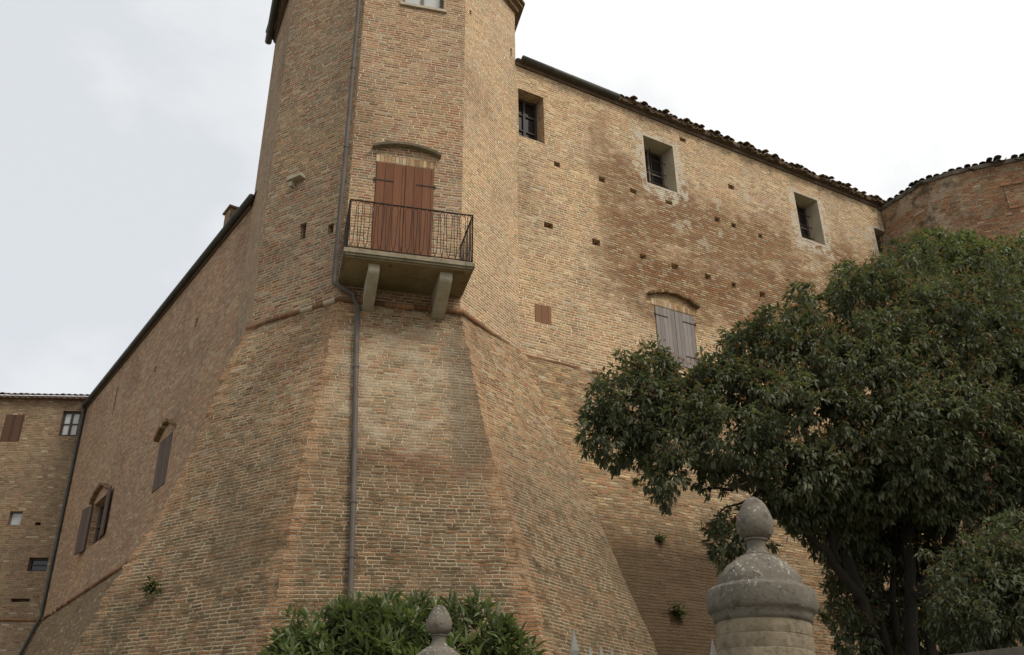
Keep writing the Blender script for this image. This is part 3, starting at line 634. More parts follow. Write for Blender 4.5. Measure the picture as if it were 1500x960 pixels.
low = [on_scarp(t, z, .08) for t, z in lp]
t_, z_ = lp[-1]; low.append(on_scarp(t_-.03, .05, .08))
elb = [end, np.array(end)+(PL.n[0]*.02, PL.n[1]*.02, -.02)]
mid1 = PF.p(PF.uz(519, 431, .10)[0], PF.uz(519, 431, .10)[1], .10)
path = upipe+[end]; 
corner = rad(P1, .12); cz = end[2]-.03
path += [np.array([corner[0], corner[1], .5*(end[2]+mid1[2])]), mid1, mid1+np.array([0, 0, -.10])] + low
dp_ = empty('drainpipe', (P1[0], P1[1], 0), 'brown drainpipe running down the octagonal tower beside its balcony', 'drainpipe')
mb = MB(); mb.tube(path, .043, 12); mb.build('pipe', M_pipe, dp_, True)
for p, q in ((upipe[2], upipe[3]), (upipe[3], upipe[4]), (low[1], low[2]), (low[3], low[4]), (low[4], low[5])):
    c = MB(); d_ = (q-p)/np.linalg.norm(q-p); c.tube([p-d_*.025, p+d_*.025], .053, 12); c.build('pipe_bracket', M_pipe, dp_)

# ------------------------------------------------------------------ right wing
wing = empty('brick_wing', (*(RW.p(6, 0)[:2]), 0), 'long brick wing with tiled eave and four recessed windows right of the tower', 'building')
W1 = rect(RW, 764, 130, 798, 210); W1[0] = .06
W1[2], W1[3] = RW.uz(798, 211)[1], RW.uz(764, 131)[1]
W2 = rect(RW, 942, 199, 985, 282); W2 = [RW.uz(942, 200)[0], RW.uz(985, 215)[0], RW.uz(949, 267)[1], RW.uz(944, 199)[1]]
W3 = [RW.uz(1163, 283)[0], RW.uz(1197, 296)[0], RW.uz(1174, 347)[1], RW.uz(1163, 281)[1]]
W4 = [RW.uz(1281, 340)[0], RW.uz(1303, 345)[0], RW.uz(1285, 372)[1], RW.uz(1281, 334)[1]]
AS = [RW.uz(958, 447)[0], RW.uz(1016, 466)[0], RW.uz(1016, 522)[1]-.35, RW.uz(958, 447)[1]]
HT = rect(RW, 783, 444, 808, 477)
holes = []
for x, y in ((816, 241), (882, 263), (928, 280), (980, 297), (1051, 322), (1075, 331), (1114, 346), (1071, 274), (804, 331), (874, 356), (942, 376), (989, 391), (1037, 406), (1075, 418), (1117, 432), (1000, 205)):
    u_, z_ = RW.uz(x, y); s_ = .075+.035*random.random(); s2 = .055+.025*random.random()
    holes.append([u_-s_, u_+s_, z_-s2, z_+s2])
for h_ in holes[8:10]: h_[0] -= .02; h_[3] += .02
ULEN = 21
M_wing = brick('wing_brick', [OCH, TAN, PINK, (.42, .26, .155), TAN, PINK, (.39, .23, .135), OCH, GREY, CREAM], (.70, .58, .405), mort=.020, tone=(1.0, .97, .93), worn=.28, hdark=.25, zones=z_wing, mott=.2)
for h_, n_ in ((W1, 'w1'), (W2, 'w2'), (W3, 'w3'), (W4, 'w4'), (AS, 'as'), (HT, 'ht')): print(n_, np.round(h_, 2))
mb = MB(); wall(mb, RW, .0, ULEN, ZS, ZRE-.12, [W1, W2, W3, W4, AS, HT]+holes, uo=0)
for h_ in holes: reveal(mb, RW, *h_, .34, True)
reveal(mb, RW, *W1, .40); reveal(mb, RW, *AS, .25, True); reveal(mb, RW, *HT, .12, True)
mb.build('wall', M_wing, wing)
for w_ in (W2, W3, W4): rv = MB(); reveal(rv, RW, *w_, .50, e=.004); rv.build('window_reveal', M_revl, wing)
window(wing, RW, W1, .34, 2, 3, bars=0); window(wing, RW, W2, .46, 2, 2, M_bframe, fw=.05, bars=1); window(wing, RW, W3, .46, 2, 2, M_bframe, fw=.05, bars=1); window(wing, RW, W4, .46, 2, 3)
ms = .5*(AS[0]+AS[1])
shutter(wing, RW, AS[0]+.02, ms-.004, AS[2]+.02, AS[3]-.01, -.03, M_greywood, 'window_shutter', 'l'); shutter(wing, RW, ms+.004, AS[1]-.005, AS[2]+.02, AS[3]-.01, -.03, M_greywood, 'window_shutter', 'r')
k0, k1 = RW.uz(948, 432), RW.uz(1021, 451)
ln_ = MB(); ln_.pbox(RW, AS[0]-.08, AS[1]+.10, AS[3]+.003, AS[3]+.16, -.02, .008); ln_.build('lintel', M_lintel, wing)
hood(wing, RW, k0[0], k1[0], .5*(k0[1]+k1[1])-.03, .19, .06, .11, M_hood, jag=.03)
ho = MB(); ho.pbox(RW, HT[0]+.004, HT[1]-.004, HT[2]+.004, HT[3]-.004, -.04, .004); ho.build('wall_hatch', M_hatch, wing)
# string course and scarp of the wing
mb = MB(); tube_uv(mb, runs([RW.p(.05, ZS, .045), RW.p(ULEN, ZS, .045)], .055), .056); mb.build('string_course', M_string, wing, True)
far = SP[3].copy(); far[:, :2] += RW.d*18
dRW = (SP[3][:, :2]-RW.o)@RW.n
def ruled_w(mb, A, B, nu, uo):
    ts = np.linspace(0, 1, nu)**1.0; V = []; U = []; ln = 18.0
    for t in ts:
        p = A*(1-t)+B*t; n = vnoise(p*np.array([7, 7, 14.]))-.5 + 1.2*(vnoise(p*np.array([1.3, 1.3, 3.]))-.5); row = np.floor(p[:, 2]/.136)
        n = n*.03+.05*np.maximum(0, vnoise(np.stack([p[:, 0]*1.8, p[:, 1]*1.8, row*5.7], 1))-.62)
        q = p.copy(); q[:, :2] += RW.n*(n*min(1, t*30))[:, None] if t > 0 else 0
        V.append(jitter(p, .022, 0*p[:, 2]) if t == 0 else q); U.append(np.stack([uo+t*ln+0*p[:, 2], p[:, 2]*1.03], 1))
    V = np.stack(V, 1).reshape(-1, 3); U = np.stack(U, 1).reshape(-1, 2); nz_ = len(A)
    mb.raw(V, [(i*nu+k, i*nu+k+1, (i+1)*nu+k+1, (i+1)*nu+k) for i in range(nz_-1) for k in range(nu-1)], U)
def z_ws(nt, uv, u, v, c, hgt, d):
    bt = rng_(nt, noise_(nt, uv, .7, 6, .68, .5), .48, .66, 0, .5)
    c = mixc(nt, bt, c, mixc(nt, d['mask'], (.17, .125, .08), (.13, .085, .045)))
    low = rng_(nt, math_(nt, 'ADD', v, math_(nt, 'MULTIPLY', d['big'], 3)), 6.6, 9.2, 1, 0)
    jn = rng_(nt, noise_(nt, uv, 6, 4, .7), .45, .65, 0, 1)
    lowc = mixc(nt, d['mask'], mixc(nt, jn, (.075, .05, .03), (.42, .33, .21)), ramp_(nt, d['h2'], [(0, (.16, .10, .05)), (.25, (.22, .13, .065)), (.5, (.12, .078, .04)), (.7, (.24, .115, .055)), (.9, (.19, .14, .085))], 'CONSTANT'))
    shade_soot = region(nt, uv, u, v, 2.0, 6.6, .6, 6.0, .5, 1.4)  # tree shade painted into the brick colour by the crease, together with soot
    c = mixc(nt, math_(nt, 'MULTIPLY', low, .75), c, lowc)
    c = mixc(nt, math_(nt, 'MULTIPLY', shade_soot, .85), c, mixc(nt, d['mask'], (.10, .068, .038), (.075, .045, .023)))
    return c, math_(nt, 'ADD', hgt, math_(nt, 'MULTIPLY', math_(nt, 'MULTIPLY', low, d['h1']), 1.6))
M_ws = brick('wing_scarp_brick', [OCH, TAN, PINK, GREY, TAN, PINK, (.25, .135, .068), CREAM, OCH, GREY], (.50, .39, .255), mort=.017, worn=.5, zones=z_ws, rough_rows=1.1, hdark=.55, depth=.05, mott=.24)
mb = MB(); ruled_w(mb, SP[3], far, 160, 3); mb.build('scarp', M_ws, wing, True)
# eave: metal gutter for the first stretch, then mossy tiles laid unevenly
ue = RW.uz(900, 137)[0]
mb = MB(); mb.pbox(RW, .02, ULEN, ZRE-.12, ZRE-.02, -.3, .05); mb.pbox(RW, .02, ULEN, ZRE-.019, ZRE+.02, -.3, .12); mb.build('eave', M_eave, wing)
mb = MB(); mb.tube([RW.p(.10, ZRE+.015, .165), RW.p(ue, ZRE+.015, .165)], .07, 12); mb.build('gutter', M_gut, wing, True)
slope = math.tan(R_(20))
mb = MB(); mb.face([RW.p(.0, ZRE+.03, .10), RW.p(ULEN, ZRE+.03, .10), RW.p(ULEN, ZRE+.03+5*slope, -4.9), RW.p(0.0, ZRE+.03+5*slope, -4.9)], [(0, 0), (ULEN, 0), (ULEN, 5), (0, 5)])
def tile_row(mb, P, u0, u1, z, off, pitch=.19, jag=1.0, ln=.42, sl=.36, rows=3):
    u_ = u0
    while u_ < u1:
        w = pitch*(.92+.16*random.random()); 
        for r_ in range(rows):
            jz, jo, r = (random.random()-.5)*.05*jag, (random.random()-.5)*.13*jag, .085*(.9+.3*random.random())
            if random.random() < .06*jag and r_ == 0: continue
            for (cu, fl, dz_) in ((u_, 1, 0), (u_+w*.5, -1, -.05)):
                b0 = len(mb.v); n = 7; base_o = off+jo-r_*.34; base_z = z+.03+jz+dz_+r_*.34*sl+r_*.012
                tw = (random.random()-.5)*.05*jag; vs = []
                for (o_, zz_, rr_) in ((base_o, base_z, r), (base_o-ln, base_z+ln*sl, r*.82)):
                    for k in range(n):
                        th = math.pi*k/(n-1); vs.append(P.p(cu-rr_*math.cos(th)+tw*(o_-base_o), zz_+fl*rr_*.75*math.sin(th), o_))
                    for k in range(n):
                        th = math.pi*(n-1-k)/(n-1); r2_ = rr_-.016; vs.append(P.p(cu-r2_*math.cos(th)+tw*(o_-base_o), zz_+fl*r2_*.75*math.sin(th)-.0, o_))
                mb.raw(vs, [(k, (k+1) % (2*n), (k+1) % (2*n)+2*n, k+2*n) for k in range(2*n)]+[tuple(range(2*n))[::-1]])
        u_ += w
mb.pbox(RW, ue+.05, 18.6, ZRE+.021, ZRE+.11, -.5, .13)
tile_row(mb, RW, ue+.1, 18.6, ZRE+.035, .22, .17, .9, ln=.36)
mb.build('tiled_roof', M_tile, wing)

# ------------------------------------------------------------------ left wing
lw = empty('brick_side_wing', (*(LW.p(-8, 0)[:2]), 0), 'long smooth reddish brick side wing receding left of the tower', 'building')
def lrect(*c): us, zs = zip(*[LW.uz(x, y) for x, y in c]); return [min(us), max(us), min(zs), max(zs)]
lend = LW.uz(130, 585)[0]
LA = [LW.uz(236, 640)[0], LW.uz(254, 632)[0], LW.uz(232, 716)[1], LW.uz(253, 631)[1]-.02]
LB_ = [LW.uz(139, 735)[0], LW.uz(159, 716)[0], LW.uz(134, 800)[1], LW.uz(158, 722)[1]]
SA = lrect((361, 365), (367, 325)); SB = [LW.uz(171.5, 570)[0], LW.uz(174, 565)[0], LW.uz(171, 600)[1], LW.uz(174, 565)[1]]
SC_ = [LW.uz(286, 474)[0], LW.uz(289.5, 470)[0], LW.uz(286, 480)[1], LW.uz(289, 466)[1]]; SD = [LW.uz(226, 543)[0], LW.uz(229, 540)[0], LW.uz(226, 546)[1], LW.uz(229, 536)[1]]
for n_, h_ in (('LA', LA), ('LB', LB_), ('SA', SA), ('SB', SB), ('SC', SC_)): print(n_, np.round(h_, 2))
mb = MB(); ops = [LA, LB_, SA, SB, SC_, SD]; wall(mb, LW, lend-.3, 2.2, ZBASE, ZLE-.1, ops)
for o_ in ops: reveal(mb, LW, *o_, .28, True)
mb.build('wall', M_lwing, lw)
mA = .5*(LA[0]+LA[1]); shutter(lw, LW, LA[0]+.01, mA, LA[2]+.02, LA[3]-.01, -.03, M_gbwood, 'window_shutter', strap=False); shutter(lw, LW, mA+.006, LA[1]-.01, LA[2]+.02, LA[3]-.01, -.03, M_gbwood, 'window_shutter', strap=False)
hood(lw, LW, LA[0]-.15, LA[1]+.15, LA[3]+.05, .28, .07, .12, M_hood); hood(lw, LW, LB_[0]-.15, LB_[1]+.15, LB_[3]+.03, .32, .07, .12, M_hood)
# second window: its shutters stand open
window(lw, LW, [LB_[0]+.01, LB_[1]-.01, LB_[2]+.01, LB_[3]-.01], .2, 2, 2, M_gbwood)
def open_leaf(u_, sgn, w, z0, z1):
    b = MB(); c_, s_ = math.cos(R_(7)), math.sin(R_(7)); d_ = v3(LW.d, 0)*(sgn*c_)+v3(LW.n, 0)*s_; t_ = np.cross(d_, (0, 0, 1.)); t_ = t_/np.linalg.norm(t_)*.04
    p_ = LW.p(u_, z0, .02)
    b.box(p_, d_*w, -t_ if sgn > 0 else -t_, (0, 0, z1-z0)); b.build('window_shutter', M_gbwood, lw)
wl = .5*(LB_[1]-LB_[0]); open_leaf(LB_[0], -1, wl, LB_[2], LB_[3]); open_leaf(LB_[1], 1, wl, LB_[2], LB_[3])
mb = MB(); mb.pbox(LW, lend-.3, -.02, ZLE-.1, ZLE, -.3, .05); mb.build('eave', M_eave, lw)
mb = MB(); mb.tube([LW.p(lend, ZLE+.02, .11), LW.p(.2, ZLE+.02, .11)], .08, 10); mb.build('gutter', M_gut, lw, True)
mb = MB(); mb.face([LW.p(lend-.3, ZLE+.04, .1), LW.p(.5, ZLE+.04, .1), LW.p(.5, ZLE+1.4, -4.5), LW.p(lend-.3, ZLE+1.4, -4.5)]); rf = mb.build('roof', M_tile2, lw)
uc, zc = LW.uz(348, 297, -.25); ch = MB(); ch.pbox(LW, uc-.22, uc+.18, ZLE-.1, zc-.32, -.45, -.05); ch.pbox(LW, uc-.27, uc+.23, zc-.317, zc-.27, -.5, -.0); ch.build('chimney', M_lbld, rf)
mb = MB(); tube_uv(mb, runs([LW.p(lend, ZBASE, .02), LW.p(-1, ZBASE, .02)], .05), .05); mb.build('string_course', M_string, lw, True)
# far building plane
LBP = Plane(LW.p(lend, 0)[:2], R_(86))
def corner_off(d): A_ = np.array([LW.n, LBP.n]); return LBP.o+np.linalg.solve(A_, [d, d])
bz = .33
mb = MB(); zb_ = np.linspace(ZBASE, 0, 12)
for i in range(11):
    z0, z1 = zb_[i+1], zb_[i]; d0, d1 = (ZBASE-z0)*bz, (ZBASE-z1)*bz; a0, a1 = corner_off(d0), corner_off(d1)
    b0, b1 = LW.o+LW.n*d0, LW.o+LW.n*d1; l0 = np.linalg.norm(b0-a0); l1 = np.linalg.norm(b1-a1)
    mb.face([v3(a0, z0), v3(b0, z0), v3(b1, z1), v3(a1, z1)], [(-l0, z0*1.05), (0, z0*1.05), (0, z1*1.05), (-l1, z1*1.05)])
M_lscarp = brick('side_scarp_brick', [(.26, .18, .105), (.23, .15, .09), GREY, (.29, .19, .115), (.20, .14, .085)], (.31, .25, .165), mort=.015, worn=.5)
mb.build('scarp', M_lscarp, lw)

# ------------------------------------------------------------------ far-left building
fb = empty('brick_house', (*(LBP.p(-3, 0)[:2]), 0), 'square tan brick building with tiled eave at the far left end', 'building')
def br(x0, y0, x1, y1): return rect(LBP, x0, y0, x1, y1)
B1, B2, B3, B4, B5, B6 = [LBP.uz(9.5, 608)[0], LBP.uz(37, 608)[0], LBP.uz(20, 647)[1], LBP.uz(20, 608)[1]], [LBP.uz(93, 602)[0], LBP.uz(120, 602)[0], LBP.uz(100, 639)[1], LBP.uz(100, 602)[1]], br(15, 749, 29, 770), [-.80, -.20, LBP.uz(82, 837)[1], LBP.uz(82, 817)[1]], br(17, 877, 43, 882), br(52, 765, 59, 770)
ZFE = LBP.uz(60, 585)[1]
mb = MB(); wall(mb, LBP, -9, 0, ZBASE, ZFE, [B1, B2, B3, B4, B5, B6])
for o_ in (B2, B3, B4): reveal(mb, LBP, *o_, .2)
for o_ in (B1, B5, B6): reveal(mb, LBP, *o_, .25, True)
mb.build('wall', M_lbld, fb)
mb = MB(); mb.face([LBP.p(-9, 0, ZBASE*bz), v3(corner_off(ZBASE*bz), 0), v3(corner_off(0), ZBASE), LBP.p(-9, ZBASE, 0)], [(-9, 0), (0, 0), (0, ZBASE), (-9, ZBASE)]); mb.build('scarp', M_lbld, fb)
mb = MB(); tube_uv(mb, runs([LBP.p(-9, ZBASE, .02), LBP.p(-.1, ZBASE, .02)], .05), .045); mb.build('string_course', M_string, fb, True)
mB = .5*(B1[0]+B1[1]); shutter(fb, LBP, B1[0], mB-.004, B1[2], B1[3], -.03, M_dkwood, 'window_shutter', strap=False); shutter(fb, LBP, mB+.004, B1[1], B1[2], B1[3], -.03, M_dkwood, 'window_shutter', strap=False)
window(fb, LBP, B2, .1, 2, 2, M_frame, M_curt, fw=.07); window(fb, LBP, B3, .12, 1, 1, M_bframe, M_curt, fw=.04); window(fb, LBP, B4, .15, 1, 2)
mb = MB(); mb.pbox(LBP, -9, .1, ZFE, ZFE+.05, -.3, .14); mb.face([LBP.p(-9, ZFE+.06, .16), LBP.p(.3, ZFE+.06, .16), LBP.p(.3, ZFE+1.2, -4), LBP.p(-9, ZFE+1.2, -4)])
tile_row(mb, LBP, -9, .2, ZFE+.05, .2, .2, .15, rows=1); mb.build('tiled_roof', M_tile2, fb)
dq = empty('drainpipe', (*corner_off(.08), 0), 'thin dark drainpipe in the corner between side wing and far building', 'drainpipe')
mb = MB(); mb.tube([v3(corner_off(.07), ZLE-.1), v3(corner_off(.07), ZBASE+.1), v3(corner_off(.14), ZBASE-.1), v3(corner_off(ZBASE*bz+.05), .1)], .05, 8); mb.build('pipe', M_gut, dq, True)

# ------------------------------------------------------------------ round bastion at the right
bas = empty('brick_bastion', (17*K, 30*K, 0), 'rounded old brick bastion with a crumbling tiled top at the far right', 'tower')
bp_ = [at_z(1297, 296, ZRE), at_z(1350, 262, ZRE), at_z(1393, 248, ZRE), at_z(1448, 236, ZRE), at_z(1502, 226, ZRE)]
bp2 = [p[:2] for p in bp_]; bp2 = [bp2[0]+(bp2[0]-bp2[1])*.6]+bp2; last = bp2[-1]; dl = bp2[-1]-bp2[-2]; dl = dl/np.linalg.norm(dl)
for k in range(6):
    a_ = -R_(10+14*k); d_ = np.array([dl[0]*math.cos(a_)-dl[1]*math.sin(a_), dl[0]*math.sin(a_)+dl[1]*math.cos(a_)]); d_ = np.array([dl[0]*math.cos(-a_)-dl[1]*math.sin(-a_), dl[0]*math.sin(-a_)+dl[1]*math.cos(-a_)]); bp2.append(bp2[-1]+d_*1.3)
mb = MB(); acc = 0
for i in range(len(bp2)-1):
    a_, b_ = bp2[i], bp2[i+1]; l_ = float(np.linalg.norm(b_-a_)); n = max(3, int(l_/.15))
    for j in range(n):
        p_, q_ = a_+(b_-a_)*j/n, a_+(b_-a_)*(j+1)/n; u0_, u1_ = acc+l_*j/n, acc+l_*(j+1)/n
        f0, f1 = ZRE-.1-.10*vnoise(np.array([[u0_*3, 0, 0]]))[0], ZRE-.1-.10*vnoise(np.array([[u1_*3, 0, 0]]))[0]
        mb.face([v3(p_, 0), v3(q_, 0), v3(q_, f1), v3(p_, f0)], [(u0_, 0), (u1_, 0), (u1_, f1), (u0_, f0)])
    acc += l_
mb.build('wall', M_bast, bas)
mb = MB(); cb = np.array([18.5*K, 31*K])
for i in range(len(bp2)-1):
    P_, l_ = mk(bp2[i], bp2[i+1]); tile_row(mb, P_, 0, l_, ZRE-.10, .1, .2, 1.2, rows=2, sl=.2)
    mb.face([v3(bp2[i], ZRE-.05), v3(bp2[i+1], ZRE-.05), v3(cb, ZRE+.3)]); mb.pbox(P_, 0, l_, ZRE-.20, ZRE-.08, -.2, .04)
mb.build('tiled_top', M_leadtop, bas)
PB, lB = mk(bp2[3], bp2[5]); 
PB2, lB2 = mk(bp2[4], bp2[5]); wb = [PB2.uz(1470, 276)[0], lB2+.1, PB2.uz(1480, 306)[1], PB2.uz(1480, 272)[1]]
mb = MB(); mb.pbox(PB2, wb[0], wb[1], wb[2], wb[3], -.1, .015); mb.pbox(PB2, wb[0]-.06, wb[1], wb[3]+.002, wb[3]+.07, -.1, .05)
mb.build('blocked_window', M_bast, bas)

# ------------------------------------------------------------------ gate pillars, gate, boundary wall
def pillar(px, pyTop, y, eggpx, label, lean=0.0):
    top = at(px, pyTop, y); d_ = ray(px, pyTop); dist = y/d_[1]        # distance along the optical axis
    k = eggpx/55.0*dist/FPX                                           # metres per pixel of the surveyed profile
    s = 1.04*k
    ax = np.array([lean, 0, 1.])
    base = top-ax*top[2]
    root = empty('gate_pillar', tuple(base), label, 'pillar', 'gate pillars')
    yy_ = np.linspace(0, 240, 49); zz_ = np.array([at(px, pyTop+q*eggpx/55.0, y)[2] for q in yy_]); dd_ = np.array([(y*math.cos(TILT)+(z-CAMZ)*math.sin(TILT)) for z in zz_])
    Z = lambda q: float(np.interp(q, yy_, zz_)) if q <= 240 else 1e-3
    SS = lambda q: float(np.interp(q, yy_, dd_))/FPX*eggpx/55.0
    egg = [(0, 0), (4, 1.2), (10, 5), (16, 12), (21, 21), (25.5, 32), (27.5, 42), (26.5, 50), (22.5, 57.5), (15.5, 61), (14, 62)]
    neck = [(14, 62.1), (17, 62.6), (17.2, 65), (14.4, 67), (13.4, 73), (14.2, 78), (16.8, 83), (20, 86)]
    dome = [(20.1, 86), (26, 88), (37, 95), (47, 102), (54, 109), (59, 115), (63, 122), (65, 129), (65.5, 133), (67, 134.5), (74, 136.5), (81, 140), (83, 143), (83.4, 157), (83, 168), (81, 172), (77.5, 174), (76, 178), (76, 183), (73.5, 187), (72, 188)]
    shaft = [(72, 188.1), (72.5, 194), (73, 207), (72.3, 208), (72.3, 208.8), (73.3, 209.6), (74.5, 228), (73.8, 229), (73.8, 229.8), (74.6, 230.6), (75, 240)]
    def lathe(pr, nm, mat, par):
        b = MB(); kk_ = .94 if nm in ('cap', 'shaft') else 1.0; q = [(max(r, .01)*kk_*SS(min(yy, 240)), Z(yy) if yy <= 240 else top[2]-yy*s) for r, yy in pr]; b.lathe(q, (base[0], base[1], 0), 88, ax); 
        for k_, v_ in enumerate(b.v): pass
        A_ = np.array(b.v); nn_ = (vnoise(A_*34)-.5)*.006+(vnoise(A_*11+7)-.5)*.008; A_[:, :2] += (A_[:, :2]-base[:2])/(np.linalg.norm(A_[:, :2]-base[:2], axis=1)[:, None]+.02)*nn_[:, None]; b.v = [tuple(q_) for q_ in A_]
        o_ = b.build(nm, mat, par, True); o_.data.set_sharp_from_angle(angle=R_(38)); return o_
    sh = shaft+[(78, (top[2]-.35)/s), (86, (top[2]-.34)/s), (86, top[2]/s-.1)]
    lathe(sh, 'shaft', M_shaft, root); cp = lathe(dome, 'cap', M_stone, root); lathe(neck+[], 'finial_neck', M_stone, cp); lathe(egg[:], 'finial', M_stone, cp)
    return base, top, 72*s
pb, pt, prad = pillar(1102, 727, 4.6, 55, 'large round stone gate pillar with egg finial in front of the tree', .045)
sb_, st__, srad = pillar(644, 886, 6.6, 39, 'smaller stone gate pillar with egg finial in front of the laurel shrub', 0)

GP, gl = mk(sb_[:2], pb[:2])
gate = empty('iron_gate', (*(GP.p(gl/2, 0)[:2]), 0), 'grey iron gate with spear tips between the two stone pillars', 'gate')
def picket(u_, ztop, big=1.0):
    b = MB(); b.tube([GP.p(u_, .12, 0), GP.p(u_, ztop-.13*big, 0)], .011*big, 8)
    zt = ztop-.13*big; wd, hh_ = .029*big, .13*big
    q = [GP.p(u_, zt-.03, 0), GP.p(u_-wd, zt+hh_*.22, 0), GP.p(u_, zt+hh_*.25, .012*big), GP.p(u_+wd, zt+hh_*.22, 0), GP.p(u_, zt+hh_*.25, -.012*big), GP.p(u_, ztop, 0)]
    b.raw(q, [(0, 2, 1), (0, 3, 2), (0, 4, 3), (0, 1, 4), (1, 2, 5), (2, 3, 5), (3, 4, 5), (4, 1, 5)]); b.build('picket', M_spear, gate)
tips = {840: (918, 1.35), 864: (943, 1), 880: (944, 1), 896: (948, 1), 914: (953, 1), 1043: (935, 1.2)}
zs_ = []
for x_, (y_, bg) in tips.items():
    u_, z_ = GP.uz(x_, y_); picket(u_, z_, bg); zs_.append((u_, z_))
u_a, u_b = zs_[1][0], zs_[2][0]; stp = u_b-u_a; zlow = min(z for _, z in zs_)
u_ = srad+.12
while u_ < gl-prad-.08:
    if all(abs(u_-q) > stp*.6 for q, _ in zs_): picket(u_, zlow-.1-.15*abs(u_-gl/2)/gl)
    u_ += abs(stp)
for z_ in (.25, 1.1, zlow-.3): mb = MB(); mb.pbox(GP, srad-.02, gl-prad+.02, z_-.02, z_+.02, -.012, .012); mb.build('gate_rail', M_spear, gate)
bw = empty('boundary_wall', (2.6, 5.5, 0), 'low stone boundary wall with flat coping at the lower right corner', 'wall')
wa = at(1385, 960, 5.6); wb_ = at_z(1510, 945, wa[2])
BW = Plane(wa[:2], math.atan2(*(wb_-wa)[:2])); zcp = wa[2]
mb = MB(); mb.pbox(BW, -.7, 2.2, zcp-.12, zcp, -.35, .0); mb.build('coping', M_stone, bw)
mb = MB(); mb.pbox(BW, -.65, 2.2, 0, zcp-.123, -.31, -.04); mb.build('masonry', M_shaft, bw)

# ------------------------------------------------------------------ foliage
def leaf_mesh(name, mat, pos, dirs, ups, ln, wd, tone, parent, droop=.25):
    """many folded leaves: six vertices and four faces each"""
    n = len(pos); d = dirs/np.linalg.norm(dirs, axis=1)[:, None]; s = np.cross(d, ups); s /= np.linalg.norm(s, axis=1)[:, None]+1e-9; w = np.cross(s, d)
    ln = ln[:, None]; wd = wd[:, None]
    P_ = np.stack([pos, pos+d*ln*.38-s*wd*.5+w*wd*.22, pos+d*ln*.40, pos+d*ln*.38+s*wd*.5+w*wd*.22, pos+d*ln*.72-s*wd*.40+w*(wd*.15-ln*droop*.35), pos+d*ln*.74-w*ln*droop*.42, pos+d*ln*.72+s*wd*.40+w*(wd*.15-ln*droop*.35), pos+d*ln-w*ln*droop], 1).reshape(-1, 3)
    F = np.array([(0, 2, 1, 1), (0, 3, 2, 2), (1, 2, 5, 4), (2, 3, 6, 5), (4, 5, 7, 7), (5, 6, 7, 7)])
    tri = [(0, 2, 1), (0, 3, 2), (4, 5, 7), (5, 6, 7)]; quad = [(1, 2, 5, 4), (2, 3, 6, 5)]
    base = (np.arange(n)*8)[:, None]
    T = (np.array(tri)[None]+base[:, None]).reshape(-1, 3); Q = (np.array(quad)[None]+base[:, None]).reshape(-1, 4)
    me = bpy.data.meshes.new(name); o = bpy.data.objects.new(name, me); COL.objects.link(o); o.parent = parent; org = ORI[parent]; ORI[o] = org
    me.vertices.add(len(P_)); me.vertices.foreach_set('co', (P_-org).ravel())
    me.loops.add(T.size+Q.size); me.loops.foreach_set('vertex_index', np.concatenate([T.ravel(), Q.ravel()]))
    me.polygons.add(len(T)+len(Q)); me.polygons.foreach_set('loop_start', np.concatenate([np.arange(len(T))*3, T.size+np.arange(len(Q))*4])); me.polygons.foreach_set('loop_total', np.concatenate([np.full(len(T), 3), np.full(len(Q), 4)]))
    me.update(calc_edges=True); at_ = me.attributes.new('tone', 'FLOAT', 'POINT'); at_.data.foreach_set('value', np.repeat(tone, 8).astype(np.float32))
    me.materials.append(mat); me.polygons.foreach_set('use_smooth', [True]*len(me.polygons)); me.validate(); return o
def unit(n): v = rng.normal(size=(n, 3)); return v/np.linalg.norm(v, axis=1)[:, None]
def clusters(lobes, dens, inner=.3, seed=0):
    """sprig points over lumpy lobes; each with an outward direction"""
    C, D = [], []
    for (x, y, r, dep, sx, sz) in lobes:
        c = at(x, y, dep); rm = r*math.hypot(dep, c[2]-CAMZ)/FPX*1.0; n = int(dens*4*math.pi*rm*rm)
        d = unit(n); k = 1-inner*rng.random(n)**2.2*1.5; lump = .74+.52*vnoise(d*2.1+c)+.30*(vnoise(d*4.6+c*3)-.5)
        p = c+d*np.array([sx, 1.0, sz])*(rm*k*lump)[:, None]; C.append(p); D.append(d)
    return np.concatenate(C), np.concatenate(D)
def sprigs(C, D, per, ln, wd, up=.15, spread=1.0, red=.12, tone_noise=2.0):
    n = len(C); pos = np.repeat(C, per, 0); out = np.repeat(D, per, 0); r = unit(n*per)
    dirs = out*.55+r*spread+np.array([0, 0, up]); dirs /= np.linalg.norm(dirs, axis=1)[:, None]
    pos = pos+r*ln*.15; L_ = ln*(.65+.6*rng.random(n*per)); W_2 = wd*(.75+.5*rng.random(n*per))
    base = np.repeat(rng.random(n), per)*.42+vnoise(pos*tone_noise)*.5; tone = np.clip(base+rng.normal(0, .12, n*per), 0, .83)
    ups = np.tile([0, 0, 1.], (n*per, 1))+unit(n*per)*.5
    return pos, dirs, ups, L_, W_2, tone
def with_tips(args, C, D, n_t, ln):
    pos, dirs, ups, L_, W_2, tone = args; sel = (D[:, 2] > -.25) & (rng.random(len(C)) < .42); c = np.repeat(C[sel], n_t, 0); d = np.repeat(D[sel], n_t, 0); m_ = len(c)
    d2 = d*.6+unit(m_)*.6+np.array([0, 0, .55]); p2 = c+d*.085+np.array([0, 0, .02])+unit(m_)*.022
    return (np.concatenate([pos, p2]), np.concatenate([dirs, d2]), np.concatenate([ups, np.tile([0, 0, 1.], (m_, 1))+unit(m_)*.3]), np.concatenate([L_, ln*(.6+.6*rng.random(m_))]), np.concatenate([W_2, ln*.33*np.ones(m_)]), np.concatenate([tone, .87+.13*rng.random(m_)]))
